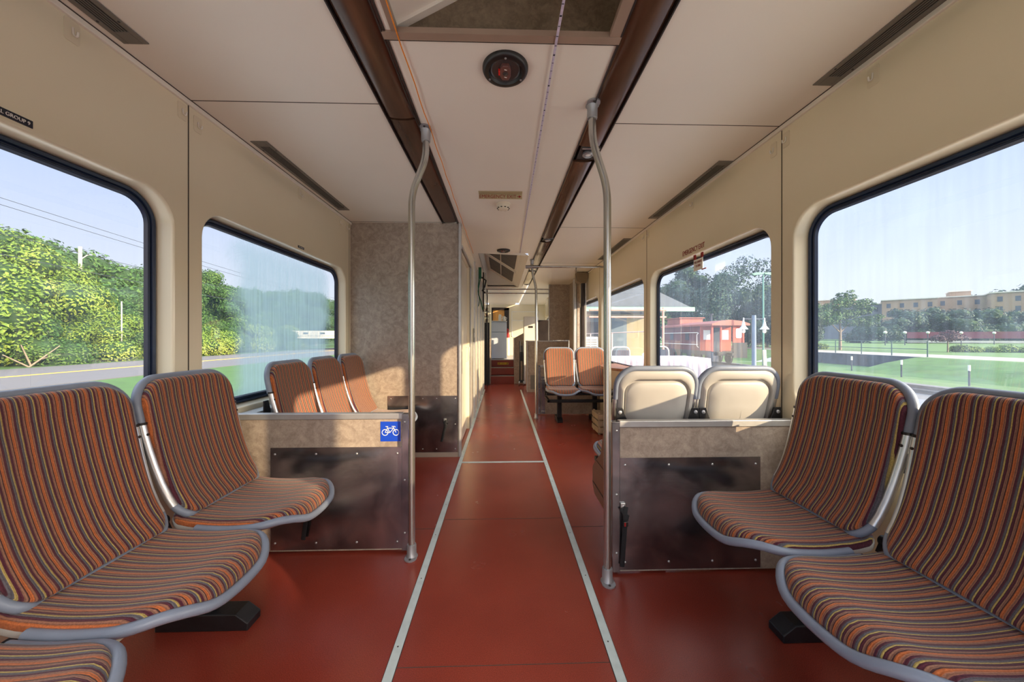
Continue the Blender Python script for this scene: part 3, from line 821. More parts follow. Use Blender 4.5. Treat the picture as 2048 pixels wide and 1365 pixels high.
def partition(x_in, x_wall, y, name, label, kx, krow, top=0.71):
    """low screen across the car; its camera side lies at y, x_in is the aisle end"""
    sg = 1 if x_wall > 0 else -1
    p = empty(name, ((x_in + x_wall) / 2, y + 0.015, 0), label=label, cat='partition'); ox, oy = (x_in + x_wall) / 2, y + 0.015
    def bx(nm, x0, x1, y0, y1, z0, z1, mat, bev=None):
        x0, x1 = sorted((x0, x1)); mb = MB(); mb.box(x0 - ox, x1 - ox, y0 - oy, y1 - oy, z0, z1); return mb.build(nm, mat, p, bevel=bev)
    bx('panel', x_in + sg * 0.01, x_wall, y + 0.003, y + 0.027, 0.012, top - 0.01, M['laminate'])
    bx('top_rail', x_in + sg * 0.034, x_wall, y - 0.004, y + 0.034, top - 0.030, top, M['alu_soft'], 0.003)
    kp = bx('kick_plate', kx[0], kx[1], y + 0.0005, y + 0.003, 0.02, 0.538, M['steel'])
    for z in (0.505, 0.055):
        for k in range(4):
            xx = kx[0] + (kx[1] - kx[0]) * (0.035 + 0.31 * k); rivet(kp, (xx - ox, y - oy, z))
    bx('end_strip', x_in, x_in + sg * 0.036, y - 0.003, y + 0.034, 0.01, top - 0.004, M['steel'], 0.002)
    for z in (0.665, 0.37, 0.10): rivet(p, (x_in + sg * 0.020 - ox, y - 0.003 - oy, z))
    return p, ox, oy


pl, ox, oy = partition(-0.476, -WX + .002, 1.80, 'partition_screen', 'low mottled partition on the left with a blue bicycle sticker', (-0.512, -1.17), None)
# bicycle sticker
mb = MB(); mb.box(-0.620 - ox, -0.519 - ox, 1.8015 - oy, 1.803 - oy, 0.566, 0.667); st_ = mb.build('bicycle_sticker', M['blue'], pl)
cx, cz, yy = -0.5695 - ox, 0.612, 1.8008 - oy
mb = MB()
for sx_ in (-0.0275, 0.0275):
    L = []
    for r in (0.0165, 0.0130): L.append([(cx + sx_ + r * math.cos(2 * PI * k / 32), yy, cz + r * math.sin(2 * PI * k / 32)) for k in range(32)])
    L.append([(p[0], yy + .0005, p[2]) for p in L[1]]); mb.loops(L[:2])
def bar(a, b, w_=0.0030):
    a = Vector((cx + a[0], yy - .0002, cz + a[1])); b = Vector((cx + b[0], yy - .0002, cz + b[1])); d = (b - a).normalized(); n_ = Vector((d.z, 0, -d.x)) * w_ / 2
    mb.quad(a - n_, b - n_, b + n_, a + n_)
for a, b in (((-0.0275, 0), (-0.015, 0.022)), ((-0.015, 0.022), (0.014, 0.022)), ((-0.0275, 0), (-0.003, -0.001)), ((-0.003, -0.001), (0.015, 0.021)), ((-0.003, -0.001), (-0.018, 0.030)),
             ((0.0275, 0), (0.013, 0.030)), ((-0.025, 0.0305), (-0.012, 0.0305)), ((0.006, 0.031), (0.022, 0.031)), ((0.022, 0.031), (0.025, 0.026))):
    bar(a, b)
mb.build('bicycle_symbol', M['white'], st_)
pr, ox2, oy2 = partition(0.508, WX - .002, 1.605, 'partition_screen', 'low mottled partition on the right below the turned-away seats', (0.545, 1.208), None)
partition(0.500, WX - .002, 4.90, 'partition_screen', 'low partition far down, behind the sunlit facing seats', (0.55, 0.60), None, 0.70)


def strap(loc, rz, label, length=0.20, lean=0.0, buckle=False):
    s = empty('safety_strap', loc, rz, label, 'strap', 'hanging black tie-down straps')
    mb = MB(); mb.box(-0.011, 0.011, -0.010, 0.0, -0.012, 0.018); mb.tube([(0, -0.012, 0.004), (0, -0.008, 0.004)], 0.005, 10); mb.build('bracket', M['alu'], s, bevel=0.003)
    mb = MB(); P = [(0.012, -0.012, 0.004), (0.004, -0.022, -0.02), (0.006 + lean * .1, -0.024, -0.05), (0.004 + lean * .4, -0.018, -0.5 * length), (lean, -0.014, -length)]
    mb.tube(P, 0.011, 8, r2=0.0035, up=(1, 0, 0)); mb.tube([(-0.012, -0.012, -0.004), (0.004, -0.026, -0.028), (0.016, -0.020, -0.035), (0.008, -0.022, -0.060)], 0.009, 8, r2=0.003, up=(1, 0, 0))
    mb.build('webbing', M['webbing'], s, 50)
    if buckle:
        mb = MB(); mb.box(-0.006, 0.016, -0.034, -0.022, -0.078, -0.055); b_ = mb.build('buckle', M['black_plastic'], s, bevel=0.003)
        mb = MB(); mb.box(-0.003, 0.004, -0.0355, -0.034, -0.075, -0.058); mb.build('release_button', M['red'], s)
    return s


strap((0.556, 1.605, 0.315), 0, 'black strap with red buckle button hanging on the right steel kick plate', 0.27, -0.006, True)
strap((-0.98, 1.80, 0.27), 0, 'black strap on the left steel plate, half hidden under the seat pan', 0.19, -0.02)
k = empty('kick_plate', (-0.725, 3.216, 0), label='scuffed steel kick plate at the foot of the mottled cabin wall', cat='kick plate')
mb = MB(); mb.box(-0.316, 0.315, 0, 0.003, 0.045, 0.56); mb.build('plate', M['steel'], k)
for x in (-0.29, 0.0, 0.125, 0.295):
    for z in (0.535, 0.075): rivet(k, (x, 0, z))
rivet(k, (0.295, 0, 0.30))
strap((-0.522, 3.215, 0.335), 0, 'black strap hanging on the kick plate of the cabin wall', 0.19, -0.03)
# brown moulded side panel beside the turned-away aisle seat
c = empty('side_panel', (0.515, 1.75, 0), label='brown moulded panel on the aisle side of the turned-away seats', cat='panel')
mb = MB(); mb.prism([(-0.10, 0.24), (-0.075, 0.72), (-0.05, 0.72), (0.03, 0.50), (0.12, 0.44), (0.19, 0.38), (0.19, 0.28), (0.15, 0.24)], 'x', -0.012, 0.012); fix_normals(mb.build('panel', M['brown'], c, bevel=0.004))
mb = MB(); mb.tube([(-0.0135, -0.09, 0.30), (-0.0135, 0.185, 0.30)], 0.002, 6); mb.tube([(-0.0135, -0.085, 0.44), (-0.0135, 0.11, 0.44)], 0.0012, 6); mb.build('panel_joint', M['seam'], c)
# small wall table between the facing seats, crate under it
tb = empty('wall_table', (1.2, 3.75, 0), label='small varnished brown table against the right wall between facing seats', cat='table')
mb = MB(); mb.prism([(0.178, -0.40), (0.178, 0.45)] + [(0.178 - 0.30 * math.sin(PI * q / 16) ** .55, 0.45 - 0.85 * q / 16) for q in range(1, 16)], 'z', 0.752, 0.778); fix_normals(mb.build('table_top', M['wood'], tb, bevel=0.006))
mb = MB(); mb.tube([(0.10, 0.02, 0.752), (0.10, 0.02, 0.30), (0.178, 0.02, 0.15)], 0.018, 12); mb.build('leg', M['pole'], tb, 50)
cr_ = empty('slatted_crate', (1.20, 4.02, 0), label='small pale wooden crate on the floor by the right wall', cat='crate')
for i in range(3):
    for (a, b, c_, d) in ((-0.13, 0.13, -0.13, -0.12), (-0.13, 0.13, 0.12, 0.13), (-0.13, -0.12, -0.12, 0.12), (0.12, 0.13, -0.12, 0.12)):
        mb = MB(); mb.box(a, b, c_, d, 0.02 + 0.075 * i, 0.075 + 0.075 * i); mb.build('slat', M['crate_wood'], cr_)
mb = MB()
for a in (-0.12, 0.10):
    for b in (-0.12, 0.10): mb.box(a, a + .02, b, b + .02, 0, 0.24)
mb.box(-0.12, 0.12, -0.12, 0.12, 0.01, 0.02); mb.build('corner_frame', M['crate_wood'], cr_)

# ------------------------------------------------------------------ grab poles
def smooth_path(P, r=0.05, n=6):
    P = [Vector(p) for p in P]; out = [P[0]]
    for i in range(1, len(P) - 1):
        a = (P[i - 1] - P[i]); b = (P[i + 1] - P[i]); rr = min(r, a.length * .45, b.length * .45)
        p0 = P[i] + a.normalized() * rr; p2 = P[i] + b.normalized() * rr
        for k in range(n + 1):
            t = k / n; out.append(p0 * (1 - t) ** 2 + P[i] * 2 * t * (1 - t) + p2 * t * t)
    return out + [P[-1]]


def grab_pole(x, y, dx, z1, z2, label, rad=0.0165, flange=True, ztop=H):
    p = empty('grab_pole', (x, y, 0), label=label, cat='grab pole')
    mb = MB(); mb.tube(smooth_path([(0, 0, 0.03), (0, 0, z1), (dx, 0, z2), (dx, 0, ztop - 0.03)], 0.07), rad, 20); mb.build('tube', M['pole'], p, 60)
    for nm, px, z, sg in (('floor_socket', 0, 0, 1), ('ceiling_socket', dx, ztop, -1)):
        mb = MB(); mb.lathe([(0.030, 0), (0.030, 0.004), (0.0235, 0.010), (0.0225, 0.058), (0.0215, 0.062), (0.0170, 0.062)], (px, 0, z), 'z', 24, sg)
        b = MB(); s_ = mb.build(nm, M['socket'], p, 50); fix_normals(s_)
        lug = MB(); lug.loops([[(px + 0.030 * math.cos(a) * 1.0, -0.020 + 0.030 * math.sin(a), z + sg * h) for a in [2 * PI * k / 20 for k in range(20)]] for h in (0, 0.006)], cap0=True, cap1=True)
        fix_normals(lug.build('flange', M['socket'], s_, 50))
        scw = MB(); scw.lathe([(0.006, 0.006), (0.005, 0.0085), (0, 0.009)], (px, -0.036, z), 'z', 10, sg); scw.build('screw', M['bronze_dark'], s_)
    return p


grab_pole(-0.453, 1.765, 0.070, 1.82, 1.99, 'bent steel grab pole at the end of the left partition')
grab_pole(0.472, 1.560, -0.068, 1.77, 1.98, 'bent steel grab pole at the end of the right partition')
p3 = grab_pole(0.458, 4.72, -0.055, 1.76, 1.98, 'thinner looking bent grab pole far down by the low partition')
rb = empty('cross_rail', (0.40, 4.60, 2.045), label='horizontal steel rail from the far grab pole to the right wall', cat='rail')
mb = MB(); mb.tube([(0.0, 0.10, 0), (0.965, 0.10, 0.0)], 0.014, 14); mb.build('tube', M['pole'], rb, 60)
mb = MB(); mb.tube([(-0.085, 0.12, 0.0), (0.07, 0.12, 0.0)], 0.024, 14); mb.build('clamp', M['socket'], rb, 40)
mb = MB(); mb.tube([(0.60, 0.10, 0.0), (0.60, 0.10, -0.05), (0.605, 0.10, -0.19), (0.585, 0.10, -0.05), (0.60, 0.10, 0.0)], 0.003, 6); mb.build('hook_wire', M['black'], rb)
for z, yy_, lb in ((2.035, 7.0, 'upper of two thin rails crossing the far aisle'), (1.955, 7.0, 'lower of two thin rails crossing the far aisle')):
    e = empty('cross_rail', (0, yy_ - .12, z), label=lb, cat='rail', group='rails across the far aisle')
    mb = MB(); mb.tube([(-0.36, 0, 0), (0.93, 0, 0)], 0.0125, 12); mb.build('tube', M['pole'], e, 60)
e = empty('grab_pole', (-0.335, 7.75, 0), label='dark vertical pole at the far end of the corridor wall', cat='grab pole')
mb = MB(); mb.tube([(0, 0, 0.0), (0, 0, H)], 0.014, 12); mb.build('tube', M['bronze_dark'], e, 60)
# door posts on the right wall at the vestibule
for x, y, nm in ((1.30, 5.62, 'dark door post with a grey box at its head, on the right wall'), (1.30, 6.25, 'pale steel door post beside the far bulkhead')):
    e = empty('door_post', (x, y, 0), label=nm, cat='post')
    mb = MB(); mb.box(-0.03, 0.03, -0.04, 0.04, 0, H); mb.build('post', M['bronze_dark'] if y < 6 else M['alu_soft'], e, bevel=0.012)
    if y < 6:
        mb = MB(); mb.box(0.032, 0.050, -0.04, 0.01, 0, 1.96); mb.build('door_edge', M['alu_soft'], e)
        mb = MB(); mb.prism([(-0.11, 1.99), (-0.11, 2.13), (0.075, 2.13), (0.075, 2.05), (0.04, 1.96), (-0.04, 1.96)], 'y', -0.07, 0.09); fix_normals(mb.build('drive_box', pm('taupe_box', S(128, 112, 88), 0.5), e, bevel=0.005))

# ------------------------------------------------------------------ ceiling fittings
def light_cover(sg, y0, y1, label):
    e = empty('ceiling_light_cover', (sg * (CH0 + CH1) / 2, (y0 + y1) / 2, H), label=label, cat='light cover', group='brown covers of the ceiling light channels')
    hw = (CH1 - CH0) / 2 - 0.0015; hy = (y1 - y0) / 2; prof = [(-hw * math.cos(PI * k / 14), -0.016 * math.sin(PI * k / 14) ** 0.8 + 0.012) for k in range(15)]
    mb = MB(); mb.loops([[(x, -hy, z) for x, z in prof], [(x, hy, z) for x, z in prof]], closed=False)
    mb.quad(*[(x, -hy, z) for x, z in prof]); mb.quad(*[(x, hy, z) for x, z in prof]); mb.build('cover', M['bronze'], e, 40)
    return e


def spot(y, label):
    e = empty('spot_lamp', (0.492, y, H), label=label, cat='lamp', group='small round lamps in the right ceiling channel')
    mb = MB(); mb.box(-0.058, 0.058, -0.075, 0.075, 0.006, 0.045); mb.build('housing', M['black_plastic'], e)
    mb = MB(); mb.lathe([(0.030, 0.008), (0.032, -0.006), (0.024, -0.012), (0.019, -0.004), (0.019, 0.0)], (-0.004, 0, 0), n=24); fix_normals(mb.build('bezel', M['socket'], e, 50))
    mb = MB(); mb.lathe([(0.0185, 0.002), (0.0185, -0.004), (0.010, -0.009), (0.0, -0.010)], (-0.004, 0, 0), n=20); fix_normals(mb.build('lens', M['white'], e, 60))
    mb = MB(); mb.box(-0.05, 0.05, -0.066, -0.058, -0.004, 0.01); mb.build('clip', M['alu'], e)


light_cover(-1, Y_BACK, 1.675, 'brown glossy cover of the left ceiling channel, nearer length'); light_cover(-1, 1.69, 3.19, 'brown glossy cover of the left ceiling channel, length ending at the cabin wall')
ys = [1.98, 3.75, 5.50, 6.95]; prev = Y_BACK
for i, y in enumerate(ys):
    light_cover(1, prev, y - 0.085, 'brown glossy cover in the right ceiling channel, %s from the camera' % ('nearest length', 'second length', 'third length', 'farthest length')[i])
    spot(y, 'small round lamp in the right ceiling channel, %s' % ('nearest, behind the bent pole', 'second one along', 'third one along', 'farthest one')[i]); prev = y + 0.085


def vent(x, y0, y1, label):
    e = empty('ceiling_vent', (x, (y0 + y1) / 2, H), label=label, cat='vent', group='long slotted vents along the ceiling edges'); hy = (y1 - y0) / 2
    mb = MB(); mb.box(-0.036, 0.036, -hy + .03, hy - .03, -0.0010, 0.0); mb.build('slot', M['vent_dark'], e)
    mb = MB()
    for a, b, c_, d in ((-0.044, -0.024, -hy, hy), (0.024, 0.044, -hy, hy), (-0.024, 0.024, -hy, -hy + 0.05), (-0.024, 0.024, hy - 0.05, hy)): mb.box(a, b, c_, d, -0.004, 0)
    mb.build('frame', M['vent'], e, bevel=0.0015)
    for q in (-0.015, -0.005, 0.005, 0.015):
        mb = MB(); mb.box(q - 0.0018, q + 0.0018, -hy + .05, hy - .05, -0.0034, 0); mb.build('fin', M['vent'], e)
    for sx_ in (-0.034, 0.034):
        for sy in (-hy + 0.09, hy - 0.09):
            mb = MB(); mb.lathe([(0.004, 0.004), (0.003, 0.006), (0, 0.006)], (sx_, sy, 0), n=8, sign=-1); mb.build('screw', M['bronze_dark'], e)


vent(-1.294, 0.28, 1.276, 'slotted grey vent at the top left corner of the picture'); vent(-1.294, 1.895, 2.905, 'slotted grey vent at the left ceiling edge above the fogged window')
vent(1.322, 0.40, 1.408, 'slotted grey vent at the top right corner of the picture'); vent(1.322, 2.03, 3.036, 'slotted grey vent at the right ceiling edge above the emergency window'); vent(1.325, 3.66, 4.68, 'slotted grey vent at the right ceiling edge, farthest')


def speaker(loc, label, s=1.0):
    e = empty('ceiling_speaker', loc, label=label, cat='speaker', group='round black ceiling speakers')
    mb = MB(); mb.lathe([(0.0885 * s, 0), (0.0885 * s, 0.006), (0.085 * s, 0.014), (0.078 * s, 0.018), (0.066 * s, 0.0175), (0.063 * s, 0.012), (0.058 * s, 0.006), (0.055 * s, 0.001)], (0, 0, 0), n=48, sign=-1); mb.build('rim', M['black_plastic'], e, 50)
    mb = MB(); L = [(0.060 * s, 0.008), (0.056 * s, 0.011), (0.051 * s, 0.007), (0.045 * s, 0.0035), (0.025 * s, 0.0015), (0.0, 0.001)]
    mb.lathe(L, (0, 0, 0), n=40, sign=-1); mb.build('cone', M['cone'], e, 50)
    mb = MB(); P = [(-0.021, -0.016), (-0.012, -0.036), (0.012, -0.036), (0.021, -0.016), (0.021, 0.016), (0.012, 0.036), (-0.012, 0.036), (-0.021, 0.016)]
    mb.prism([(x * s, y * s) for x, y in P], 'z', -0.021, -0.002); br = fix_normals(mb.build('tweeter_bridge', M['tweeter'], e, bevel=0.002))
    mb = MB(); mb.lathe([(0.0105 * s, 0.0205), (0.0105 * s, 0.023), (0.0075 * s, 0.0225), (0.005 * s, 0.024), (0, 0.025)], (0, 0, 0), n=20, sign=-1); mb.build('tweeter_dome', M['cone'], br, 50)
    mb = MB(); mb.box(-0.0265 * s, -0.0210 * s, -0.011 * s, 0.011 * s, -0.020, -0.010); mb.build('red_badge', M['red_bright'], br)
    mb = MB(); mb.obox((0.001, -0.019 * s, -0.0212), (0.010, 0.003, 0.001), Matrix.Rotation(.3, 3, 'Z')); mb.obox((0.001, 0.019 * s, -0.0212), (0.010, 0.003, 0.001), Matrix.Rotation(.3, 3, 'Z')); mb.build('silver_marks', M['white'], br)
    for a in (90, 210, 330):
        a = math.radians(a + 180); mb = MB(); mb.lathe([(0.0045, 0.017), (0.004, 0.020), (0, 0.021)], (0.071 * s * math.cos(a), 0.071 * s * math.sin(a), 0), n=10, sign=-1); mb.build('screw', M['socket'], e)


M['cone'] = pm('dark_speaker_cone', S(62, 58, 58), 0.3, var=0.1); M['tweeter'] = pm('brown_bridge_plastic', S(106, 70, 64), 0.35, var=0.05); M['red_bright'] = pm('bright_red_badge', S(232, 30, 24), 0.35)
speaker((0.012, 1.355, H), 'round black ceiling speaker with a red-marked centre, above the aisle')
speaker((0.015, 4.20, H), 'second round black ceiling speaker, farther away at the edge of the ceiling strip', 0.9)
sg_ = empty('exit_sign', (-0.013, 2.55, H), label='khaki EMERGENCY EXIT sign with arrow hanging from the ceiling', cat='sign')
mb = MB(); mb.box(-0.157, 0.157, -0.052, 0.0, -0.003, 0); mb.box(-0.157, 0.157, -0.003, 0.0, -0.037, 0.0); mb.build('plate', M['tan_sign'], sg_, bevel=0.0008)
FACE = Matrix(((1, 0, 0, 0), (0, 0, -1, -0.0040), (0, 1, 0, 0), (0, 0, 0, 1)))
text('EMERGENCY EXIT', 0.04, Matrix.Translation((-0.018, 0, -0.0195)) @ FACE, M['red'], sg_, 'lettering', 0.266, 0.024)
mb = MB(); y_ = -.0045; mb.quad((0.122, y_, -.022), (0.134, y_, -.022), (0.134, y_, -.017), (0.122, y_, -.017)); mb.quad((0.134, y_, -.030), (0.152, y_, -.0195), (0.134, y_, -.009)); mb.build('arrow', M['red'], sg_)
sd = empty('smoke_detector', (0.008, 2.74, H), label='small ivory smoke detector on the ceiling behind the exit sign', cat='smoke detector')
mb = MB(); mb.lathe([(0.056, 0), (0.056, 0.008), (0.050, 0.012), (0.048, 0.030), (0.038, 0.042), (0.020, 0.046), (0, 0.046)], (0, 0, 0), n=36, sign=-1); mb.build('housing', M['ivory'], sd, 40)
mb = MB()
for k_ in range(10):
    a = 2 * PI * k_ / 10; mb.obox((0.045 * math.cos(a), 0.045 * math.sin(a), -0.036), (0.010, 0.012, 0.004), Matrix.Rotation(a, 3, 'Z'))
mb.build('vent_slots', M['vent_dark'], sd)
# orange cord and pale tape stretched under the ceiling
mb = MB(); P = []
for i in range(60):
    y = -1.0 + 5.33 * i / 59; P.append((-0.357 + 0.002 * math.sin(i * 1.7), y, H - 0.008 - 0.003 * abs(math.sin(i * .5))))
cord = mb.tube(P, 0.0024, 6).build('orange_cord', M['orange'], None, 60); put(cord, 'thin orange cord stretched along the left side of the ceiling strip', 'cord')
for o_ in (cord,): pass
tp = empty('measuring_tape', (0.2, 2.0, H), label='pale lilac tape with dark marks stretched along the ceiling strip', cat='tape')
mb = MB(); P = [(-0.018 + 0.006 * (i / 30) * 5.3 * .18 + 0.0, -3.0 + 5.32 * i / 30, -0.010) for i in range(31)]
mb.tube([(-0.014, -3.0, -0.012), (-0.012, -0.8, -0.012), (0.0, 0.6, -0.010), (0.018, 2.33, -0.006)], 0.0045, 6, r2=0.0008, up=(1, 0, 0)); mb.build('band', M['tape'], tp)
mb = MB()
for i in range(90):
    y = -1.2 + 3.5 * i / 90; x = (-0.012 + 0.012 * (y + 0.8) / 1.4) if y < 0.6 else 0.018 * (y - 0.6) / 1.73; z = -0.0132 if y < .6 else -0.0112 + 0.004 * (y - .6) / 1.73
    h = 0.003 if i % 4 else 0.0065
    mb.quad((x - .0035, y, z - .0006), (x + .0035, y, z - .0006), (x + .0035, y + h, z - .0006), (x - .0035, y + h, z - .0006))
mb.build('printed_marks', M['navy'], tp)
# green strap and rods hanging by the corridor wall
gs = empty('hanging_strap', (-0.33, 5.2, 2.10), label='dark green strap knotted and hanging from the ceiling by the corridor', cat='strap')
mb = MB(); mb.tube([(0, 0, 0.03), (0, 0, -0.14)], 0.022, 8, r2=0.006, up=(1, 0, 0)); mb.tube([(-.01, 0, -0.12), (-0.025, 0, -0.25), (-0.02, 0.0, -0.38), (0.01, 0, -0.46), (0.04, 0, -0.60)], 0.008, 8); mb.tube([(0.01, 0.02, -.12), (-.03, .02, -.32), (-0.005, 0, -0.45), (-0.025, 0, -0.55)], 0.006, 8); mb.build('strap', M['green_strap'], gs, 50)
hr = empty('hanging_rods', (-0.30, 5.6, 2.0), label='dark thin rods hanging beside the green strap', cat='rods')
mb = MB(); mb.tube([(0, 0, 0.13), (0.0, 0, -0.50)], 0.012, 8); mb.build('rod', M['bronze_dark'], hr, 50)
mb = MB(); mb.tube([(0.03, 0.05, 0.13), (0.03, 0.05, -0.45)], 0.007, 8); mb.build('rod', M['alu'], hr, 50)
mb = MB(); mb.tube([(-.03, 0, 0.05), (.04, 0, 0.0), (0.02, 0, -.10), (-.02, .02, -.16), (.03, 0, -.20)], 0.012, 8); mb.build('tangled_cable', M['black_plastic'], hr, 50)

# ------------------------------------------------------------------ wall fittings
def wall_hook(sg, y, z, label, big=True):
    e = empty('adhesive_hook', (sg * (WX - 0.0005), y, z), 0 if sg < 0 else PI, label, 'hook', 'small clear adhesive hooks under the ceiling')
    mb = MB(); mb.prism(rrect(-0.021, 0.021, -0.036, 0.036, 0.008, 4), 'x', 0.0, 0.0015); mb.build('pad', M['clear_film'], e)
    mb = MB(); mb.tube(smooth_path([(0.003, 0, 0.012), (0.005, 0, -0.012), (0.018, 0, -0.020), (0.020, 0, -0.004)], 0.008, 4), 0.0032, 8); mb.build('hook', M['clear_plastic'], e, 60)


M['clear_film'] = pm('milky_film', S(222, 211, 186), 0.15, var=0.02); M['clear_plastic'] = pm('milky_clear_plastic', S(226, 220, 208), 0.08, var=0.02, coat=0.6)
for sg, y, z, lb in ((-1, 1.161, 2.08, 'clear hook on the left wall by the near vent'), (-1, 1.548, 2.073, 'clear hook just before the left wall joint'), (-1, 1.625, 2.06, 'clear hook just past the left wall joint'),
                     (-1, 2.428, 2.075, 'clear hook above the fogged window'), (-1, 3.018, 2.075, 'clear hook near the cabin wall corner'), (-1, 3.15, 2.07, 'clear hook in the corner with the cabin wall'),
                     (1, 1.264, 2.07, 'clear hook on the right wall by the near vent'), (1, 1.664, 2.06, 'clear hook before the right wall joint'), (1, 1.742, 2.05, 'clear hook past the right wall joint'),
                     (1, 2.502, 2.065, 'clear hook above the emergency exit window'), (1, 3.27, 2.07, 'clear hook at the second right wall joint'), (1, 3.37, 2.07, 'clear hook past the second right wall joint')):
    wall_hook(sg, y, z, lb)
LW = Matrix(((0, 0, 1, 0), (1, 0, 0, 0), (0, 1, 0, 0), (0, 0, 0, 1)))      # text in the y-z plane, read from the car on the left wall
RW = Matrix(((0, 0, -1, 0), (-1, 0, 0, 0), (0, 1, 0, 0), (0, 0, 0, 1)))
e = empty('name_plate', (-WX, 1.000, 1.722), label='dark plate reading LL GROUP 9 above the left foreground window', cat='sign')
mb = MB(); mb.box(0, 0.002, -0.07, 0.067, -0.011, 0.011); mb.build('plate', M['navy'], e)
text('LL GROUP 9', 0.02, Matrix.Translation((0.0026, 0.0275, 0)) @ LW, M['white'], e, 'lettering', 0.066, 0.010)
e = empty('small_label', (-WX, 2.44, 1.712), label='tiny black label above the fogged window', cat='label')
mb = MB(); mb.box(0, 0.0015, -0.036, 0.036, -0.008, 0.008); mb.build('plate', M['navy'], e)
mb = MB()
for q_ in (-0.022, -0.012, 0.0, 0.010, 0.021): mb.box(0.0015, 0.0018, q_ - .0022, q_ + .0022, -0.003, 0.003)
mb.build('print', M['white'], e)
e = empty('exit_lettering', (WX, 2.494, 1.732), label='red EMERGENCY EXIT lettering on the wall above the right window', cat='sign')
text('EMERGENCY EXIT', 0.04, Matrix.Translation((-0.001, 0, 0)) @ RW, M['red'], e, 'lettering', 0.29, 0.036)
e = empty('window_release_tag', (WX - 0.002, 2.40, 1.62), label='red handle tag with a white instruction card in the emergency window', cat='tag')
mb = MB(); mb.box(-0.004, 0.004, -0.035, -0.010, 0.03, 0.065); mb.box(-0.004, 0.004, 0.055, 0.080, 0.03, 0.065); mb.box(-0.003, 0.003, -0.07, -0.02, -0.058, -0.050); mb.build('red_grip', M['red'], e, bevel=0.002)
mb = MB(); mb.box(-0.003, 0.0, -0.035, 0.078, -0.052, 0.028); crd = mb.build('card', M['white'], e)
text('PULL HANDLE', 0.02, Matrix.Translation((-0.0036, 0.022, 0.008)) @ RW, M['red'], e, 'lettering', 0.09, 0.016)
text('TO OPEN', 0.02, Matrix.Translation((-0.0036, 0.022, -0.020)) @ RW, M['red'], e, 'lettering', 0.06, 0.016)

# ------------------------------------------------------------------ far end furniture
e = empty('refrigerator', (-0.095, 9.15, 0.515), label='pale blue-white refrigerator standing on the raised floor at the far end', cat='refrigerator')
mb = MB(); mb.box(-0.19, 0.21, 0.02, 0.45, 0.02, 0.985); mb.build('body', M['fridge'], e, bevel=0.01)
mb = MB(); mb.box(-0.19, 0.21, -0.02, 0.018, 0.02, 0.70); mb.build('door', M['fridge'], e, bevel=0.008)
mb = MB(); mb.box(-0.19, 0.21, -0.02, 0.018, 0.712, 0.955); mb.build('freezer_door', M['fridge'], e, bevel=0.008)
mb = MB(); mb.box(-0.20, 0.22, -0.025, 0.45, 0.985, 1.005); mb.build('worktop', M['cooler'], e, bevel=0.004)
e = empty('snack_basket', (-0.46, 8.02, 1.42), label='wire basket of brown snack packets left of the refrigerator top', cat='basket')
for i in range(3):
    mb = MB()
    for q_ in range(4): mb.obox((-0.12 + 0.075 * q_, rng.uniform(-.02, .02), 0.05 + 0.13 * i), (0.06, 0.03, 0.08), Matrix.Rotation(rng.uniform(-.3, .3), 3, 'Y'))
    mb.build('snack_packets', (M['brown'], M['wood'], M['brown'])[i], e)
mb = MB()
for i in range(4): mb.box(-0.16, 0.16, -0.05, 0.05, 0.13 * i - .004, 0.13 * i + .004)
for x in (-.16, .16): mb.box(x - .004, x + .004, -.05, .05, 0, .44)
mb.box(-.17, .17, -.06, .06, -1.42, -0.0); mb.build('rack', M['black'], e)
for i, x in enumerate((-0.06, 0.05)):
    e = empty('white_jug', (x, 9.25, 1.52), label='white jug on the refrigerator, %s one' % ('left' if i == 0 else 'right, smaller'), cat='jug', group='jugs on the refrigerator')
    mb = MB(); h_ = 0.17 - 0.05 * i; mb.lathe([(0.04, 0), (0.045, 0.01), (0.040, h_ * .7), (0.030, h_), (0.026, h_)], (0, 0, 0), n=20); mb.build('body', M['white'], e, 50)
    mb = MB(); mb.tube([(0.035, 0, h_ * .8), (0.07, 0, h_ * .7), (0.065, 0, h_ * .35), (0.038, 0, h_ * .25)], 0.006, 8); mb.build('handle', M['white'], e, 50)
e = empty('water_cooler', (0.64, 7.95, 0), label='tall off-white cabinet with a dark name strip right of the stairs', cat='cabinet')
mb = MB(); mb.box(-0.15, 0.17, -0.02, 0.22, 0.02, 1.56); mb.build('body', M['cooler'], e, bevel=0.01)
mb = MB(); mb.box(-0.05, 0.055, -0.024, -0.02, 1.30, 1.345); mb.build('name_strip', M['vent_dark'], e)
mb = MB(); mb.box(0.19, 0.52, 0.0, 0.22, 0.0, 1.48); mb.build('side_unit', M['bronze_dark'], e, bevel=0.01)
e = empty('folding_trolley', (0.42, 7.9, 0), label='dark folding trolley standing beside the stairs', cat='trolley')
mb = MB(); mb.tube([(-0.02, 0, 0.06), (-0.02, 0, 1.0)], 0.014, 8); mb.build('upright', M['black'], e, 50)
mb = MB(); mb.tube([(0.05, 0, 0.06), (0.05, 0, 0.95)], 0.014, 8); mb.build('upright', M['black'], e, 50)
mb = MB(); mb.box(-0.05, 0.07, -0.02, 0.03, 0.06, 0.12); mb.build('plate', M['black'], e)
mb = MB(); mb.box(-0.03, 0.06, -0.01, 0.01, 0.55, 0.9); mb.build('back_board', M['black'], e)
for s_ in (-0.04, 0.06):
    mb = MB(); mb.lathe([(0.05, -0.012), (0.055, 0), (0.05, 0.012)], (s_, 0, 0.055), 'x', 20); mb.build('wheel', M['socket'], e, 50)
e = empty('service_counter', (0.90, 7.1, 0), label='low mottled counter with a grey vent at the vestibule on the right', cat='counter')
mb = MB(); mb.box(-0.405, 0.42, -0.16, 0.24, 0.0, 1.00); mb.build('body', M['laminate'], e)
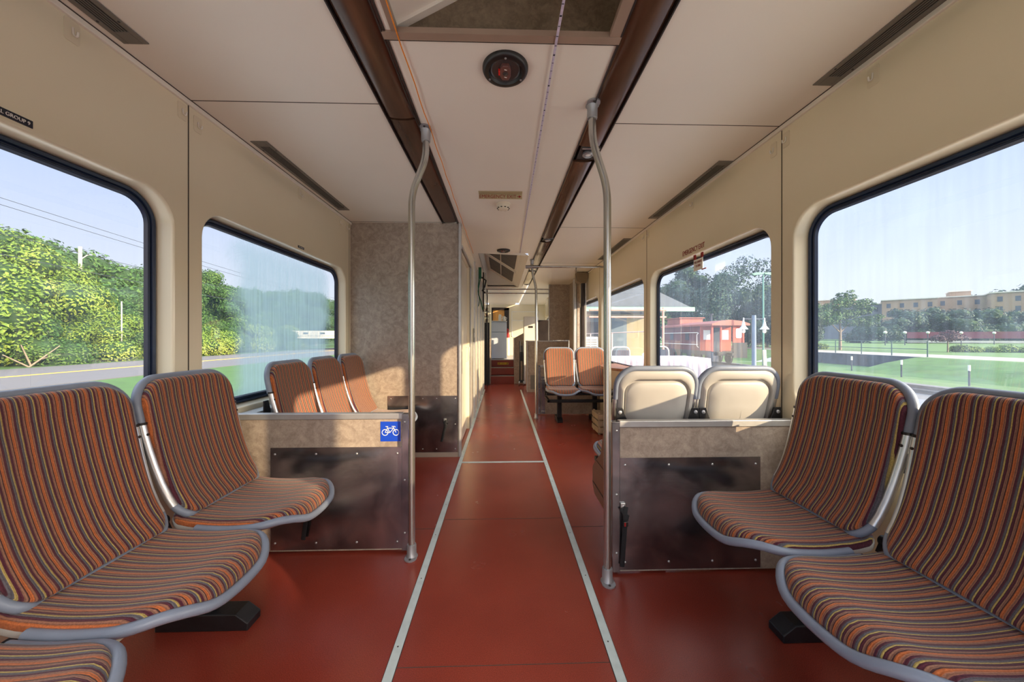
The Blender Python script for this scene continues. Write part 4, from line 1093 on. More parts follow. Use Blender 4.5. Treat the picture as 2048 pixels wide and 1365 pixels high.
mb = MB(); mb.box(-0.415, 0.42, -0.17, 0.25, 1.00, 1.02); mb.build('worktop', M['alu_soft'], e, bevel=0.004)
mb = MB(); mb.box(-0.34, -0.23, -0.164, -0.16, 0.06, 0.34); vg = mb.build('vent', M['vent'], e)
e = empty('fire_extinguisher', (0.165, 10.9, 0.515), label='cream cylinder with a red band by the wooden far door', cat='extinguisher')
mb = MB(); mb.lathe([(0.06, 0), (0.065, 0.02), (0.065, 0.50), (0.05, 0.56), (0.02, 0.60)], (0, 0, 0), n=20); mb.build('body', M['ivory'], e, 50)
mb = MB(); mb.lathe([(0.067, 0.0), (0.067, 0.10)], (0, 0, 0.56), n=20); mb.lathe([(0.02, 0.6), (0.05, 0.64), (0.05, 0.80), (0.02, 0.84)], (0, 0, 0), n=16); mb.build('valve_head', M['red'], e, 50)
e = empty('caution_sticker', (0.02, 8.747, 0.43), label='yellow caution sticker on the top stair riser', cat='sticker')
mb = MB(); mb.box(-0.135, 0.135, -0.003, 0.0, -0.028, 0.028); mb.build('vinyl', M['yellow'], e)
mb = MB()
for q_ in (-0.115, -0.095, 0.085, 0.105): mb.quad((q_, -.0035, -.024), (q_ + .010, -.0035, -.024), (q_ + .018, -.0035, .024), (q_ + .008, -.0035, .024))
mb.build('black_bars', M['black'], e)
text('WATCH', 0.02, Matrix(((1, 0, 0, 0), (0, 0, -1, -.0037), (0, 1, 0, .009), (0, 0, 0, 1))), M['black'], e, 'lettering', 0.07, 0.014)
text('YOUR STEP', 0.02, Matrix(((1, 0, 0, 0), (0, 0, -1, -.0037), (0, 1, 0, -.012), (0, 0, 0, 1))), M['black'], e, 'lettering', 0.12, 0.014)
e = empty('wall_cabinet', (1.16, 8.2, 1.6), label='yellowish tall cupboard hung on the right wall at the far end', cat='cabinet')
mb = MB(); mb.box(-0.10, 0.19, -0.15, 0.25, -0.02, 0.42); mb.build('body', pm('ochre_cream_cupboard', S(206, 186, 130), 0.4), e, bevel=0.005)
mb = MB(); mb.box(-0.105, -0.10, -0.13, 0.23, 0.0, 0.40); mb.build('door', M['cream'], e)
e = empty('switch_plate', (CBX + 0.004, 4.62, 1.12), label='small grey switch plate on the corridor wall', cat='switch')
mb = MB(); mb.box(-0.004, 0.006, -0.03, 0.03, -0.09, 0.09); mb.build('plate', M['vent'], e, bevel=0.002)
mb = MB(); mb.box(0.006, 0.010, -0.012, 0.012, -0.03, 0.03); mb.build('button', M['white'], e)

# ================================================================== outside
GZ = -1.2
M['grass'] = pm('sunlit_grass', S(62, 98, 40), 0.9, var=0.22, scale=1.5, bump=0.6, bscale=30)
M['asphalt'] = pm('pale_grey_road', S(98, 96, 100), 0.8, var=0.07, scale=0.6, stretch=(6, 0.2, 1))
M['gravel'] = pm('grey_gravel', S(88, 90, 96), 0.9, var=0.25, scale=18, bump=0.8, bscale=40)
M['concrete'] = pm('pale_concrete', S(206, 200, 190), 0.8, var=0.08, scale=2)
M['path'] = pm('pale_footpath', S(140, 136, 134), 0.85, var=0.06, scale=1)
M['darkstone'] = pm('dark_blue_stone', S(54, 62, 78), 0.8, var=0.25, scale=3)
M['leaf_bright'] = leaf_material('yellow_green_foliage', S(52, 84, 28), S(102, 128, 46), S(152, 160, 80), 0.45)
M['leaf_mid'] = leaf_material('mid_green_foliage', S(30, 62, 28), S(56, 90, 38), S(92, 114, 52), 0.5)
M['leaf_dark'] = leaf_material('dark_green_foliage', S(20, 48, 30), S(36, 70, 40), S(64, 92, 52), 0.4)
M['leaf_blue'] = leaf_material('blue_green_foliage', S(18, 42, 42), S(32, 62, 52), S(56, 84, 58), 0.4)
M['leaf_purple'] = leaf_material('purple_foliage', S(58, 44, 56), S(84, 62, 70), S(110, 84, 84), 0.8)
M['bark'] = pm('grey_brown_bark', S(132, 118, 104), 0.9, var=0.2, scale=6, bump=0.6, bscale=20)
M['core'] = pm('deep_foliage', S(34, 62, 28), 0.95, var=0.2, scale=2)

mb = MB()
mb.quad((-600, -80, GZ - .02), (-21.2, -80, GZ), (-21.2, 400, GZ), (-600, 400, GZ - .02))
mb.quad((-21.2, -80, GZ), (-3.0, -80, GZ), (-3.0, 400, GZ), (-21.2, 400, GZ))
mb.build('ground_left', M['grass'], None, kind='structure')
mb = MB(); mb.box(-8.5, -1.7, -60, 200, GZ - .1, GZ + 0.02); mb.build('bounce_slab_left', M['concrete'], None, kind='structure')  # pale slab added beside the car to bounce daylight onto the ceiling
mb = MB(); mb.box(-34.5, -21.3, -80, 400, GZ, GZ + 0.03); mb.build('road', M['asphalt'], None, kind='structure')
mb = MB()
for x in (-28.1, -27.8): mb.box(x - .07, x + .07, -80, 400, GZ + .03, GZ + .036)
mb.build('road_lines', M['yellow'], None, kind='structure')
mb = MB(); mb.box(1.7, 14.5, -60, 400, GZ - 0.1, GZ + 0.01); mb.build('bounce_slab_right', M['concrete'], None, kind='structure')  # pale ground added on this side to throw light up into the car
mb = MB(); mb.box(-1.7, 1.7, -60, 400, GZ - 0.2, GZ); mb.box(14.5, 20.4, -60, 400, GZ - 0.2, GZ + 0.0); mb.build('track_bed', M['gravel'], None, kind='structure')
# grass bank rising to the footpath, and the field beyond
mb = MB(); prof = [(20.4, GZ), (23.2, GZ + 0.02), (25.4, -0.62), (27.4, -0.28), (28.2, -0.26)]
for i in range(len(prof) - 1):
    (xa, za), (xb, zb) = prof[i], prof[i + 1]
    mb.quad((xa, -60, za), (xb, -60, zb), (xb, 22.5, zb), (xa, 22.5, za)); mb.quad((xa, 31.5, za), (xb, 31.5, zb), (xb, 200, zb), (xa, 200, za))
mb.quad((20.4, 22.5, GZ), (28.2, 22.5, GZ), (28.2, 31.5, GZ), (20.4, 31.5, GZ))
mb.quad((32.5, -60, -0.24), (500, -60, -0.1), (500, 400, -0.1), (32.5, 400, -0.24))
mb.build('ground_right', M['grass'], None, kind='structure')
mb = MB(); mb.quad((28.2, -60, -0.26), (32.5, -60, -0.24), (32.5, 400, -0.24), (28.2, 400, -0.26)); mb.build('footpath', M['path'], None, kind='structure')
mb = MB(); mb.quad((28.2, 22.5, GZ - .3), (28.2, 31.5, GZ - .3), (28.2, 31.5, -0.27), (28.2, 22.5, -0.27)); mb.add([(28.2, 22.5, GZ - .1), (23.4, 22.5, GZ - .1), (28.2, 22.5, -0.27)], [(0, 1, 2)])
mb.build('ditch_wall', M['darkstone'], None, kind='structure')
rail_m = pm('worn_rail_steel', S(120, 116, 118), 0.35, 0.6, var=0.1)
for x in (17.0, 18.45):
    mb = MB(); mb.box(x - 0.035, x + 0.035, -60, 300, GZ + 0.10, GZ + 0.16); mb.box(x - 0.07, x + 0.07, -60, 300, GZ, GZ + 0.03); mb.box(x - .01, x + .01, -60, 300, GZ + .02, GZ + .1)
    put(mb.build('rail', rail_m), 'long steel rail of the track outside the right windows, %s' % ('nearer one' if x < 18 else 'farther one'), 'rail', 'rails of the track outside')

# ---- platform beside the car with a tablecloth table
mb = MB(); mb.box(1.62, 7.5, 3.3, 60, GZ, -0.02); mb.build('platform', pm('grey_blue_platform', S(104, 110, 124), 0.7, var=0.06, scale=1.5), None, kind='structure')
e = empty('banquet_table', (2.55, 5.9, -0.02), label='long table under a pleated white cloth outside the right windows', cat='table')
mb = MB(); mb.box(-0.80, 0.74, -0.36, 0.36, 0.74, 0.765); mb.build('table_top', M['wood'], e)
for x in (-0.7, 0.64):
    for y in (-.3, .3):
        mb = MB(); mb.tube([(x, y, 0), (x, y, 0.74)], 0.015, 8); mb.build('leg', M['black'], e)
mb = MB(); ring = []
for x, y in dense([(-0.84, -0.40), (0.78, -0.40), (0.78, 0.40), (-0.84, 0.40)]): ring.append((x, y))
L = []
for z, am in ((0.775, 0.0), (0.768, 0.004), (0.60, 0.018), (0.35, 0.034), (0.08, 0.045)):
    L.append([(x * (1 + (0.02 if z < .76 else 0)) + am * math.sin(i * 1.9) * (1 if abs(y) < .39 else .2), y * 1.01 + am * math.sin(i * 1.9 + .4) * (1 if abs(y) > .39 else .2), z) for i, (x, y) in enumerate(ring)])
mb.loops(L, cap0=True); cl = fix_normals(mb.build('tablecloth', pm('white_lilac_cloth', S(166, 162, 184), 0.8, var=0.02), None, 50)); cl.location = (2.55, 5.9, -0.02)
put(cl, 'white cloth hanging in folds over the long table outside', 'tablecloth')
for i, (x, y, a_) in enumerate(((2.3, 6.75, 0.2), (3.2, 7.1, -0.3))):
    e = empty('folding_chair', (x, y, -0.02), a_, 'white framed chair on the platform behind the clothed table, %s' % ('left' if i == 0 else 'right'), 'chair', 'chairs on the platform')
    mb = MB(); mb.tube(smooth_path([(-0.2, 0.02, 0), (-0.2, 0, 0.92), (0.2, 0, 0.92), (0.2, 0.02, 0)], 0.12), 0.014, 8); mb.build('frame', M['white'], e, 50)
    mb = MB(); mb.box(-0.19, 0.19, -0.40, 0.0, 0.44, 0.47); mb.build('seat', M['darkstone'], e, bevel=.01)
    mb = MB(); mb.box(-0.18, 0.18, -0.012, 0.012, 0.62, 0.86); mb.build('backrest', M['darkstone'], e, bevel=.01)
    for s_ in (-0.18, 0.18):
        mb = MB(); mb.tube([(s_, -0.38, 0), (s_, -0.36, 0.45)], 0.012, 8); mb.build('leg', M['white'], e)


def fence(name, P, h, nrail, label, mat, post_r=0.025, base=0.0):
    """railing through points P (x, y, z): every post its own part"""
    c = Vector(P[0]); e = empty(name, c, label=label, cat='railing')
    for p in P:
        q = Vector(p) - c; mb = MB(); mb.tube([q, q + Vector((0, 0, h))], post_r, 8); mb.build('post', mat, e)
    for k in range(nrail):
        mb = MB(); z = h * (k + 1) / nrail; mb.tube([Vector(p) - c + Vector((0, 0, z - .01)) for p in P], post_r * .7, 8); mb.build('top_rail' if k == nrail - 1 else 'rail', mat, e)
    return e


fence('park_railing', [(28.4, 22.6 + 8.6 * k / 4, -0.27) for k in range(5)], 1.07, 2, 'dark green railing over the ditch beside the park path', pm('dark_green_paint', S(30, 72, 66), 0.5), 0.035)
fence('platform_railing', [(3.35 + 0.0 * k, 8.0 + 2.6 * k, -0.02) for k in range(5)], 1.25, 2, 'white and pink pipe railing on the platform in front of the caboose', pm('pale_pink_paint', S(214, 190, 186), 0.5), 0.02)
e = empty('tilted_notice', (3.37, 8.0, 0.70), label='white notice hanging tilted from the platform railing', cat='notice')
mb = MB(); mb.obox((0, 0, 0), (0.24, 0.01, 0.17), Matrix.Rotation(math.radians(-38), 3, 'Y')); bd = mb.build('board', M['white'], e)
mb = MB(); mb.obox((0.0, -0.007, 0), (0.09, 0.004, 0.08), Matrix.Rotation(math.radians(-38), 3, 'Y'))
mb.build('red_mark', pm('faded_red_print', S(206, 130, 120), 0.6), e)

# marker stakes beside the track
g = 'white-topped marker stakes beside the track'
for i, (x, y) in enumerate(((21.6, 15.6), (22.6, 19.2), (23.6, 23.0), (23.9, 26.2))):
    e = empty('marker_stake', (x, y, GZ), label='dark stake with a white top beside the track, %s' % ('nearest, at the right', 'second one from the right', 'third one, in front of the ditch', 'farthest, at the window edge')[i], cat='stake', group=g)
    mb = MB(); mb.tube([(0, 0, 0), (0, 0, 0.75)], 0.035, 8); mb.build('post', M['darkstone'], e)
    mb = MB(); mb.tube([(0, 0, 0.72), (0, 0, 0.98)], 0.045, 8); mb.build('white_cap', M['white'], e)

# ---- caboose
e = empty('caboose', (17.7, 31.5, GZ + 0.1), -PI / 2, 'red railroad caboose with a porch and roof overhang outside the right window', 'caboose')
redp = pm('faded_red_paint', S(168, 60, 42), 0.6, var=0.1, scale=1.5); redr = pm('pink_red_roof', S(146, 80, 72), 0.6, var=0.1, scale=1.5); shade_red = pm('shade_toned_side_planks', S(96, 46, 54), 0.7, var=0.12, scale=1.5, stretch=(6, 6, 0.4))  # the long side's shade is put into its darker, purplish red
mb = MB(); mb.box(-3.6, 2.9, -1.3, 1.3, 1.05, 3.25); mb.build('side_body', shade_red, e)
mb = MB(); mb.box(2.9, 2.96, -1.3, 1.3, 1.05, 3.25); mb.build('end_wall', redp, e)
mb = MB(); mb.box(2.95, 3.0, -0.35, 0.30, 1.05, 2.95); mb.build('end_door', M['darkstone'], e)
for a_ in (-1.05, 0.5):
    mb = MB(); mb.box(2.95, 3.0, a_, a_ + 0.55, 1.95, 2.75); mb.build('end_window', M['fridge'], e)
for a_ in (-1.25, -0.55, 0.45, 1.22):
    mb = MB(); mb.box(4.45, 4.56, a_ - .06, a_ + .06, 1.05, 3.2); mb.build('porch_post', redp, e)
mb = MB(); mb.box(4.44, 4.50, 0.55, 1.2, 1.05, 3.2); ep = mb.build('end_panel', redp, e)
mb = MB(); mb.prism(rrect(0.64, 1.1, 2.1, 2.85, .1), 'x', 4.50, 4.52); mb.build('panel_window', M['fridge'], ep)
mb = MB(); mb.loops([[(x, y, z) for y, z in ((-1.5, 3.22), (-0.9, 3.42), (0, 3.52), (0.9, 3.42), (1.5, 3.22), (1.5, 3.08), (-1.5, 3.08))] for x in (-3.8, 4.9)], cap0=True, cap1=True); fix_normals(mb.build('roof', redr, e))
mb = MB(); mb.box(-3.3, -0.8, -1.1, 1.1, 3.3, 3.92); cp = mb.build('cupola', redr, e, bevel=.04)
mb = MB(); mb.box(-3.45, -0.65, -1.2, 1.2, 3.92, 4.0); mb.build('cupola_roof', redr, cp)
mb = MB(); mb.tube([(2.3, 0, 3.4), (2.3, 0, 4.05)], 0.09, 10); mb.tube([(2.3, 0, 4.05), (2.3, 0, 4.15)], 0.18, 10); mb.build('chimney', M['darkstone'], e)
mb = MB(); mb.box(-3.8, 4.6, -1.2, 1.2, 0.72, 1.05); mb.build('underframe', M['black'], e)
for x in (-2.7, -1.4, 2.0, 3.3):
    for sy in (-0.85, 0.85):
        mb = MB(); mb.lathe([(0.42, -0.06), (0.42, 0.04), (0.46, 0.06)], (x, sy, 0.44), 'y', 24); mb.build('wheel', M['black'], e, 50)
mb = MB(); mb.box(3.9, 4.6, -1.3, -0.8, 0.25, 1.0); mb.build('steps', M['darkstone'], e)
mb = MB(); mb.box(4.56, 4.66, 0.35, 1.45, 0.55, 1.75); mb.build('end_gate', M['black'], e)
mb = MB(); mb.box(4.6, 5.2, -0.12, 0.12, 0.75, 0.95); mb.build('coupler', M['black'], e)
for z in (1.55, 2.55):
    mb = MB(); mb.tube([(-3.6, -1.36, z), (2.7, -1.36, z)], 0.03, 6); mb.build('grab_iron', M['white'], e)
for x_ in (-2.2, 0.6):
    mb = MB(); mb.box(x_, x_ + .6, -1.33, -1.3, 1.9, 2.6); mb.build('side_window', M['darkstone'], e)
mb = MB(); mb.tube(smooth_path([(2.8, -1.35, 1.3), (2.8, -1.5, 1.4), (2.8, -1.5, 2.4), (2.8, -1.35, 2.5)], .1), 0.03, 8); mb.build('hand_rail', M['white'], e)

# ---- station building
e = empty('station_building', (6.3, 17.5, -0.05), label='station building with a dark roof and green eaves board beyond the platform', cat='building')
mb = MB(); mb.box(-3.0, 2.2, 2.6, 7, 0, 2.45); mb.build('wall', pm('beige_siding', S(160, 150, 118), 0.8, var=0.06, scale=3, stretch=(1, 1, 12)), e)
mb = MB(); mb.prism([(-4.0, 2.55), (2.9, 2.55), (-0.4, 4.1), (-1.4, 4.2), (-4.0, 3.9)], 'y', -0.8, 7.8); fix_normals(mb.build('roof', pm('dark_slate_roof', S(78, 88, 102), 0.7, var=0.1), e))
mb = MB(); mb.box(-4.1, 3.0, -0.86, -0.78, 2.38, 2.58); mb.build('eaves_board', pm('pale_green_paint', S(128, 190, 160), 0.6), e)
mb = MB(); mb.box(-3.0, 0.9, 2.55, 2.6, 0.0, 2.3); mb.build('louvred_wall', pm('blue_grey_louvres', S(104, 124, 142), 0.7, stretch=(1, 1, 30)), e)
mb = MB(); mb.box(-2.6, -0.4, 2.50, 2.55, 0.9, 2.0); mb.build('window', M['darkstone'], e)
e = empty('air_conditioner', (4.1, 16.9, -0.05), label='white louvred air unit against the station wall', cat='air conditioner')
mb = MB(); mb.box(-0.55, 0.55, 0, 0.5, 0, 1.15); mb.build('body', M['white'], e, bevel=.03)
mb = MB()
for k_ in range(9): mb.box(-0.5, 0.5, -0.02, 0, 0.1 + 0.11 * k_, 0.14 + 0.11 * k_)
mb.build('louvres', M['vent'], e)
e = empty('pipe_frame', (3.3, 11.6, -0.02), label='pinkish pipe frame with two bars across the station view', cat='frame')
pk = pm('salmon_paint', S(204, 150, 136), 0.6)
mb = MB(); mb.tube([(-0.4, 0, 2.02), (2.2, 0, 2.02)], 0.04, 8); mb.build('upper_bar', pk, e)
mb = MB(); mb.tube([(-0.4, 0, 1.78), (2.2, 0, 1.78)], 0.03, 8); mb.build('lower_bar', pk, e)
for x in (0.12, 2.1):
    mb = MB(); mb.tube([(x, 0, 0), (x, 0, 2.1)], 0.035, 8); mb.build('post', pk, e)

# ---- lamp posts in the caboose window
e = empty('lamp_post', (9.9, 13.5, GZ), label='thick blue-grey post with two bell lamps right of the caboose', cat='street lamp')
mb = MB(); mb.tube([(0, 0, 0), (0, 0, 3.15)], [0.085, 0.07], 12); mb.build('post', pm('blue_grey_post', S(92, 112, 140), 0.6), e, 50)
mb = MB(); mb.tube([(-0.46, 0, 3.0), (0.46, 0, 3.0)], 0.02, 8); mb.build('arm', M['darkstone'], e)
for s_ in (-0.42, 0.42):
    mb = MB(); mb.lathe([(0.02, 3.05), (0.03, 2.9), (0.07, 2.72), (0.16, 2.60), (0.15, 2.59)], (s_, 0, 0), n=20); hd = mb.build('bell_shade', M['fridge'], e, 50)
    mb = MB(); mb.lathe([(0.0, 2.62), (0.05, 2.58), (0.065, 2.52), (0.05, 2.46), (0, 2.44)], (s_, 0, 0), n=16); mb.build('bulb', M['white'], hd, 60)
e = empty('lamp_post', (19.4, 25.5, GZ), label='tall slim green lamp post with a flat double head', cat='street lamp')
gp = pm('green_lamp_paint', S(50, 120, 112), 0.5)
mb = MB(); mb.tube([(0, 0, 0), (0, 0, 7.0)], [0.07, 0.05], 10); mb.build('post', gp, e, 50)
for s_ in (-1, 1):
    mb = MB(); mb.prism([(s_ * 0.05, 6.95), (s_ * 0.75, 6.85), (s_ * 0.95, 6.98), (s_ * 0.5, 7.08), (0.0, 7.05)], 'y', -0.12, 0.12); fix_normals(mb.build('lamp_head', gp, e))
e = empty('weathered_post', (10.9, 14.2, GZ), label='pale weathered wooden post by the track next to the lamp post', cat='post')
mb = MB(); mb.tube([(0, 0, 0), (0.02, 0, 0.5), (-0.02, 0, 1.3), (-0.05, 0, 1.75)], 0.06, 8); mb.build('post', M['concrete'], e, 50)

# ---- trees
def leaf_cloud(mb, blobs, n, size, rnd, squash=1.0):
    tot = sum(b[3] * b[4] for b in blobs)
    for (cx_, cy_, cz_, rx, rz_) in blobs:
        k = int(n * rx * rz_ / tot)
        for _ in range(k):
            u = rnd.uniform(-1, 1); a = rnd.uniform(0, 2 * PI); q = math.sqrt(1 - u * u)
            d = Vector((q * math.cos(a), q * math.sin(a), u)); rr = rnd.uniform(0.72, 1.08)
            p = Vector((cx_ + d.x * rx * rr, cy_ + d.y * rx * rr, cz_ + d.z * rz_ * rr))
            nrm = (d + Vector((rnd.uniform(-.7, .7), rnd.uniform(-.7, .7), rnd.uniform(-.3, .9)))).normalized()
            t_ = nrm.cross(Vector((rnd.uniform(-1, 1), rnd.uniform(-1, 1), rnd.uniform(-1, 1)))).normalized(); b_ = nrm.cross(t_)
            s_ = size * rnd.uniform(0.6, 1.3); b = len(mb.v)
            mb.v += [tuple(p - t_ * s_), tuple(p - b_ * s_ * .55 + nrm * s_ * .15), tuple(p + t_ * s_), tuple(p + b_ * s_ * .55 + nrm * s_ * .15)]
            mb.f.append((b, b + 1, b + 2, b + 3))


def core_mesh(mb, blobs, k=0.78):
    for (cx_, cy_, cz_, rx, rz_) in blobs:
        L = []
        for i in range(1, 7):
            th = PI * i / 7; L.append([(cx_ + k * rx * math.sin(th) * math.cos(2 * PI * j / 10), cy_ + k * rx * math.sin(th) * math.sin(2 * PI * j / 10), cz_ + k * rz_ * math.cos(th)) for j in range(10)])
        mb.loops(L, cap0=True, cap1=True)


def make_tree(name, x, y, z, blobs, n, size, mat, trunk, label, cat='tree', group=None, seed=1, core=True, branches=None):
    rnd = random.Random(seed); e = empty(name, (x, y, z), label=label, cat=cat, group=group)
    mb = MB(); leaf_cloud(mb, blobs, n, size, rnd); mb.build('foliage', mat, e)
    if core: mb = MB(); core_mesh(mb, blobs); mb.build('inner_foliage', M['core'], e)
    if trunk:
        mb = MB(); h, r = trunk; mb.tube([(0, 0, -0.1), (0.1 * r, 0, h * .5), (0, 0, h)], [r, r * .8, r * .6], 10)
        for bx_, by_, bz_ in (branches or []): mb.tube([(0, 0, h * .55), (bx_ * .5, by_ * .5, (h * .55 + bz_) * .55), (bx_, by_, bz_)], [r * .5, r * .4, r * .25], 8)
        mb.build('trunk', M['bark'], e, 60)
    return e


def blobset(rnd, w_, h, n, zb=0.35, rmin=0.22, rmax=0.38):
    out = []
    for i in range(n):
        t = i / max(1, n - 1); z = h * (zb + (0.92 - zb) * t); sp = w_ * 0.5 * (math.sin(PI * min(1, 0.25 + t * .75)) * .8 + .1)
        a = rnd.uniform(0, 2 * PI); r = w_ * rnd.uniform(rmin, rmax) * (1 - .35 * t)
        out.append((sp * math.cos(a), sp * math.sin(a), z, r, r * 0.8))
    return out


# left: big trees and a dense hedge of bushes beyond the road
R1 = random.Random(3)
g = 'leafy trees beyond the road on the left'
for i, (x, y, w_, h, mt, lb) in enumerate((
        (-41, 29.5, 8.5, 10.8, 'leaf_bright', 'tall yellow-green tree left of centre in the first left window'),
        (-46, 37.5, 8, 9.5, 'leaf_bright', 'yellow-green tree beside the utility pole'),
        (-43, 22.5, 8, 9.6, 'leaf_mid', 'green tree at the left edge of the picture'),
        (-46, 50.0, 9, 8.6, 'leaf_mid', 'green tree at the far side of the first left window'),
        (-42, 51.5, 6.5, 11.6, 'leaf_mid', 'tall tree at the near edge of the fogged window'),
        (-46, 60.0, 9, 11.0, 'leaf_mid', 'tree blurred behind the condensation, left one'),
        (-45, 70.0, 9, 10.5, 'leaf_dark', 'tree blurred behind the condensation, right one'),
        (-44, 84.0, 10, 12.5, 'leaf_dark', 'tree seen through the clear far strip of the fogged window'),
        (-42, 96.0, 10, 14.5, 'leaf_mid', 'farthest tree at the right end of the fogged window'))):
    rr = random.Random(20 + i); bl = blobset(rr, w_, h, 16, 0.22)
    make_tree('leafy_tree', x, y, GZ, bl, 17000, 0.15, M[mt], (h * .45, 0.22), lb, group=g, seed=40 + i)
g = 'bushes along the far side of the road'
for i in range(15):
    y = 17 + 3.3 * i + R1.uniform(-.5, .5); x = -37.6 - R1.uniform(0, 1.8); w_ = R1.uniform(4.2, 5.6); h = R1.uniform(3.4, 5.2) * (1.05 if i < 12 else .8)
    if 43 < y < 50: h *= .8
    bl = blobset(R1, w_, h, 9, 0.16, 0.26, 0.42)
    make_tree('roadside_bush', x, y, GZ, bl, 8500, 0.11, M[('leaf_bright', 'leaf_mid', 'leaf_bright')[i % 3]], None,
              'green bush in the row across the road, %s from the left' % ('first', 'second', 'third', 'fourth', 'fifth', 'sixth', 'seventh', 'eighth', 'ninth', 'tenth', 'eleventh', 'twelfth', 'thirteenth', 'fourteenth', 'fifteenth')[i], 'bush', g, seed=80 + i)
# fallen pale branch in front of the bushes
e = empty('fallen_branch', (-35.8, 27.5, GZ), label='pale bare broken branch at the foot of the roadside bushes', cat='branch')
mb = MB()
for a, b in (((0, 0, 0), (0.8, 1.2, 1.6)), ((0, 0, 0), (-.3, -1.2, 1.0)), ((.3, .5, .6), (.1, 1.8, .9)), ((0, .1, .1), (.2, -.6, 1.7))): mb.tube([a, b], [0.06, 0.03], 7)
mb.build('branches', M['bark'], e)
# hill: terrain and its canopy
def hill(name, pts, base_z, depth, label):
    """ridge line pts (x, y, z); slope down towards the car"""
    mb = MB(); n = len(pts); V = []
    for r in range(9):
        t = r / 8
        for i, (x, y, z) in enumerate(pts):
            dx, dy = depth; h = base_z + (z - base_z) * (math.sin(t * PI / 2))
            V.append((x + dx * (1 - t), y + dy * (1 - t), h + 1.2 * math.sin(i * 1.7 + r * 2.1)))
    mb.add(V, [(r * n + i, r * n + i + 1, (r + 1) * n + i + 1, (r + 1) * n + i) for r in range(8) for i in range(n - 1)])
    o = mb.build(name, M['core'], None, 80, kind='structure')
    return V, n


def canopy(V, n, mat, size, cnt, r0, label, seed, per=110):
    rnd = random.Random(seed); mb = MB(); cb = MB(); B = []
    for r in range(8):
        for i in range(n - 1):
            for _ in range(cnt):
                u, v = rnd.random(), rnd.random(); a = Vector(V[r * n + i]); b = Vector(V[r * n + i + 1]); c_ = Vector(V[(r + 1) * n + i]); d = Vector(V[(r + 1) * n + i + 1])
                p = (a * (1 - u) + b * u) * (1 - v) + (c_ * (1 - u) + d * u) * v; q = r0 * rnd.uniform(.7, 1.4); B.append((p.x, p.y, p.z + q * .5, q, q * 1.0))
    leaf_cloud(mb, B, len(B) * per, size, rnd); core_mesh(cb, B, .72)
    o = mb.build('forest_canopy', mat); put(o, label, 'forest', kind='stuff')
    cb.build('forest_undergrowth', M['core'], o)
    return o


V, n = hill('hill_left', [(-136, -70, 22), (-134, -15, 26), (-130, 40, 27), (-128, 62, 24), (-126, 80, 22), (-124, 95, 19), (-124, 110, 17.5), (-124, 124, 15), (-126, 150, 17), (-130, 190, 22), (-134, 240, 28)], GZ, (70, -12), '')
canopy(V, n, M['leaf_mid'], 0.42, 7, 2.7, 'dark green wooded hillside rising behind the roadside trees on the left', 5, 150)
# utility poles with wires
for i, (x, y, h) in enumerate(((-52.0, 44.6, 13.4), (-36.6, 34.7, 5.7))):
    e = empty('utility_pole', (x, y, GZ), label='pale utility pole with a lamp bracket among the trees' if i == 0 else 'small distant pale pole above the bushes', cat='pole')
    mb = MB(); mb.tube([(0, 0, 0), (0, 0, h)], 0.17 if i == 0 else 0.05, 10); mb.build('post', M['concrete'], e, 50)
    if i == 0: mb = MB(); mb.tube([(0, 0, h - 1.6), (0.3, 0.5, h - 0.9), (0.4, 0.9, h - .8)], 0.05, 6); mb.build('bracket', M['concrete'], e)
for i, (z0_, z1_) in enumerate(((11.8, 10.4), (11.3, 9.8), (9.2, 7.6), (7.6, 6.4))):
    P = [(-37 - 1.5 * t, 20 + 90 * t, z0_ + (z1_ - z0_) * t - 1.2 * math.sin(PI * t)) for t in [k / 14 for k in range(15)]]
    o = MB().tube(P, 0.022, 5).build('overhead_wire', M['darkstone']); put(o, 'thin overhead wire crossing the left sky, %s from the top' % ('first', 'second', 'third', 'fourth')[i], 'wire', 'overhead wires on the left')
# bridge
e = empty('road_bridge', (-39, 62, GZ), label='pale concrete road bridge seen through the fogged window', cat='bridge')
mb = MB(); mb.box(-14, 22, 0, 8, 2.0, 2.5); mb.build('deck', M['concrete'], e)
mb = MB(); mb.box(-14, 22, -0.1, 0.2, 2.5, 3.35); pp_ = mb.build('parapet', M['concrete'], e)
for k_ in range(12):
    mb = MB(); mb.box(-13 + 2.9 * k_, -12.2 + 2.9 * k_, -0.13, -0.1, 2.75, 3.05); mb.build('parapet_slot', M['darkstone'], pp_)
mb = MB(); mb.box(-13.5, -8.5, 0.2, 7, 0, 2.0); mb.build('abutment', pm('brown_abutment', S(140, 98, 76), 0.8), e)
mb = MB(); mb.box(16, 22, 0.2, 7, 0, 2.0); mb.build('abutment', M['darkstone'], e)

# right: park tree, trees behind the caboose, hedge, shrubs, far buildings
rr = random.Random(9)
bl = []
for (a_, b_, c_, r_) in ((-2.6, 0, 3.3, 1.0), (-1.6, .5, 4.0, 1.1), (-.6, -.3, 4.5, 1.0), (.5, .3, 5.1, .9), (1.4, -.2, 4.6, .95), (2.3, .3, 3.9, .9), (3.0, 0, 3.1, .8), (1.0, .4, 3.6, 1.1), (-.4, .3, 3.5, 1.2), (-1.6, -.4, 2.9, .9), (2.0, -.4, 2.7, .8), (-3.1, .2, 4.2, .6), (.2, 0, 5.6, .5), (2.9, .3, 4.4, .4), (.6, -.3, 2.7, .8)):
    bl.append((a_, b_, c_, r_, r_ * .42)); bl.append((a_ + .4, b_ - .5, c_ + .25, r_ * .6, r_ * .3))
make_tree('park_tree', 34.0, 34.3, -0.25, bl, 9000, 0.10, M['leaf_mid'], (3.2, 0.13), 'spreading park tree with a forked pale trunk in the right foreground window', seed=11, core=False, branches=((-1.6, 0, 2.9), (1.6, 0, 2.9), (.3, .4, 3.8)))
g = 'trees behind the caboose'
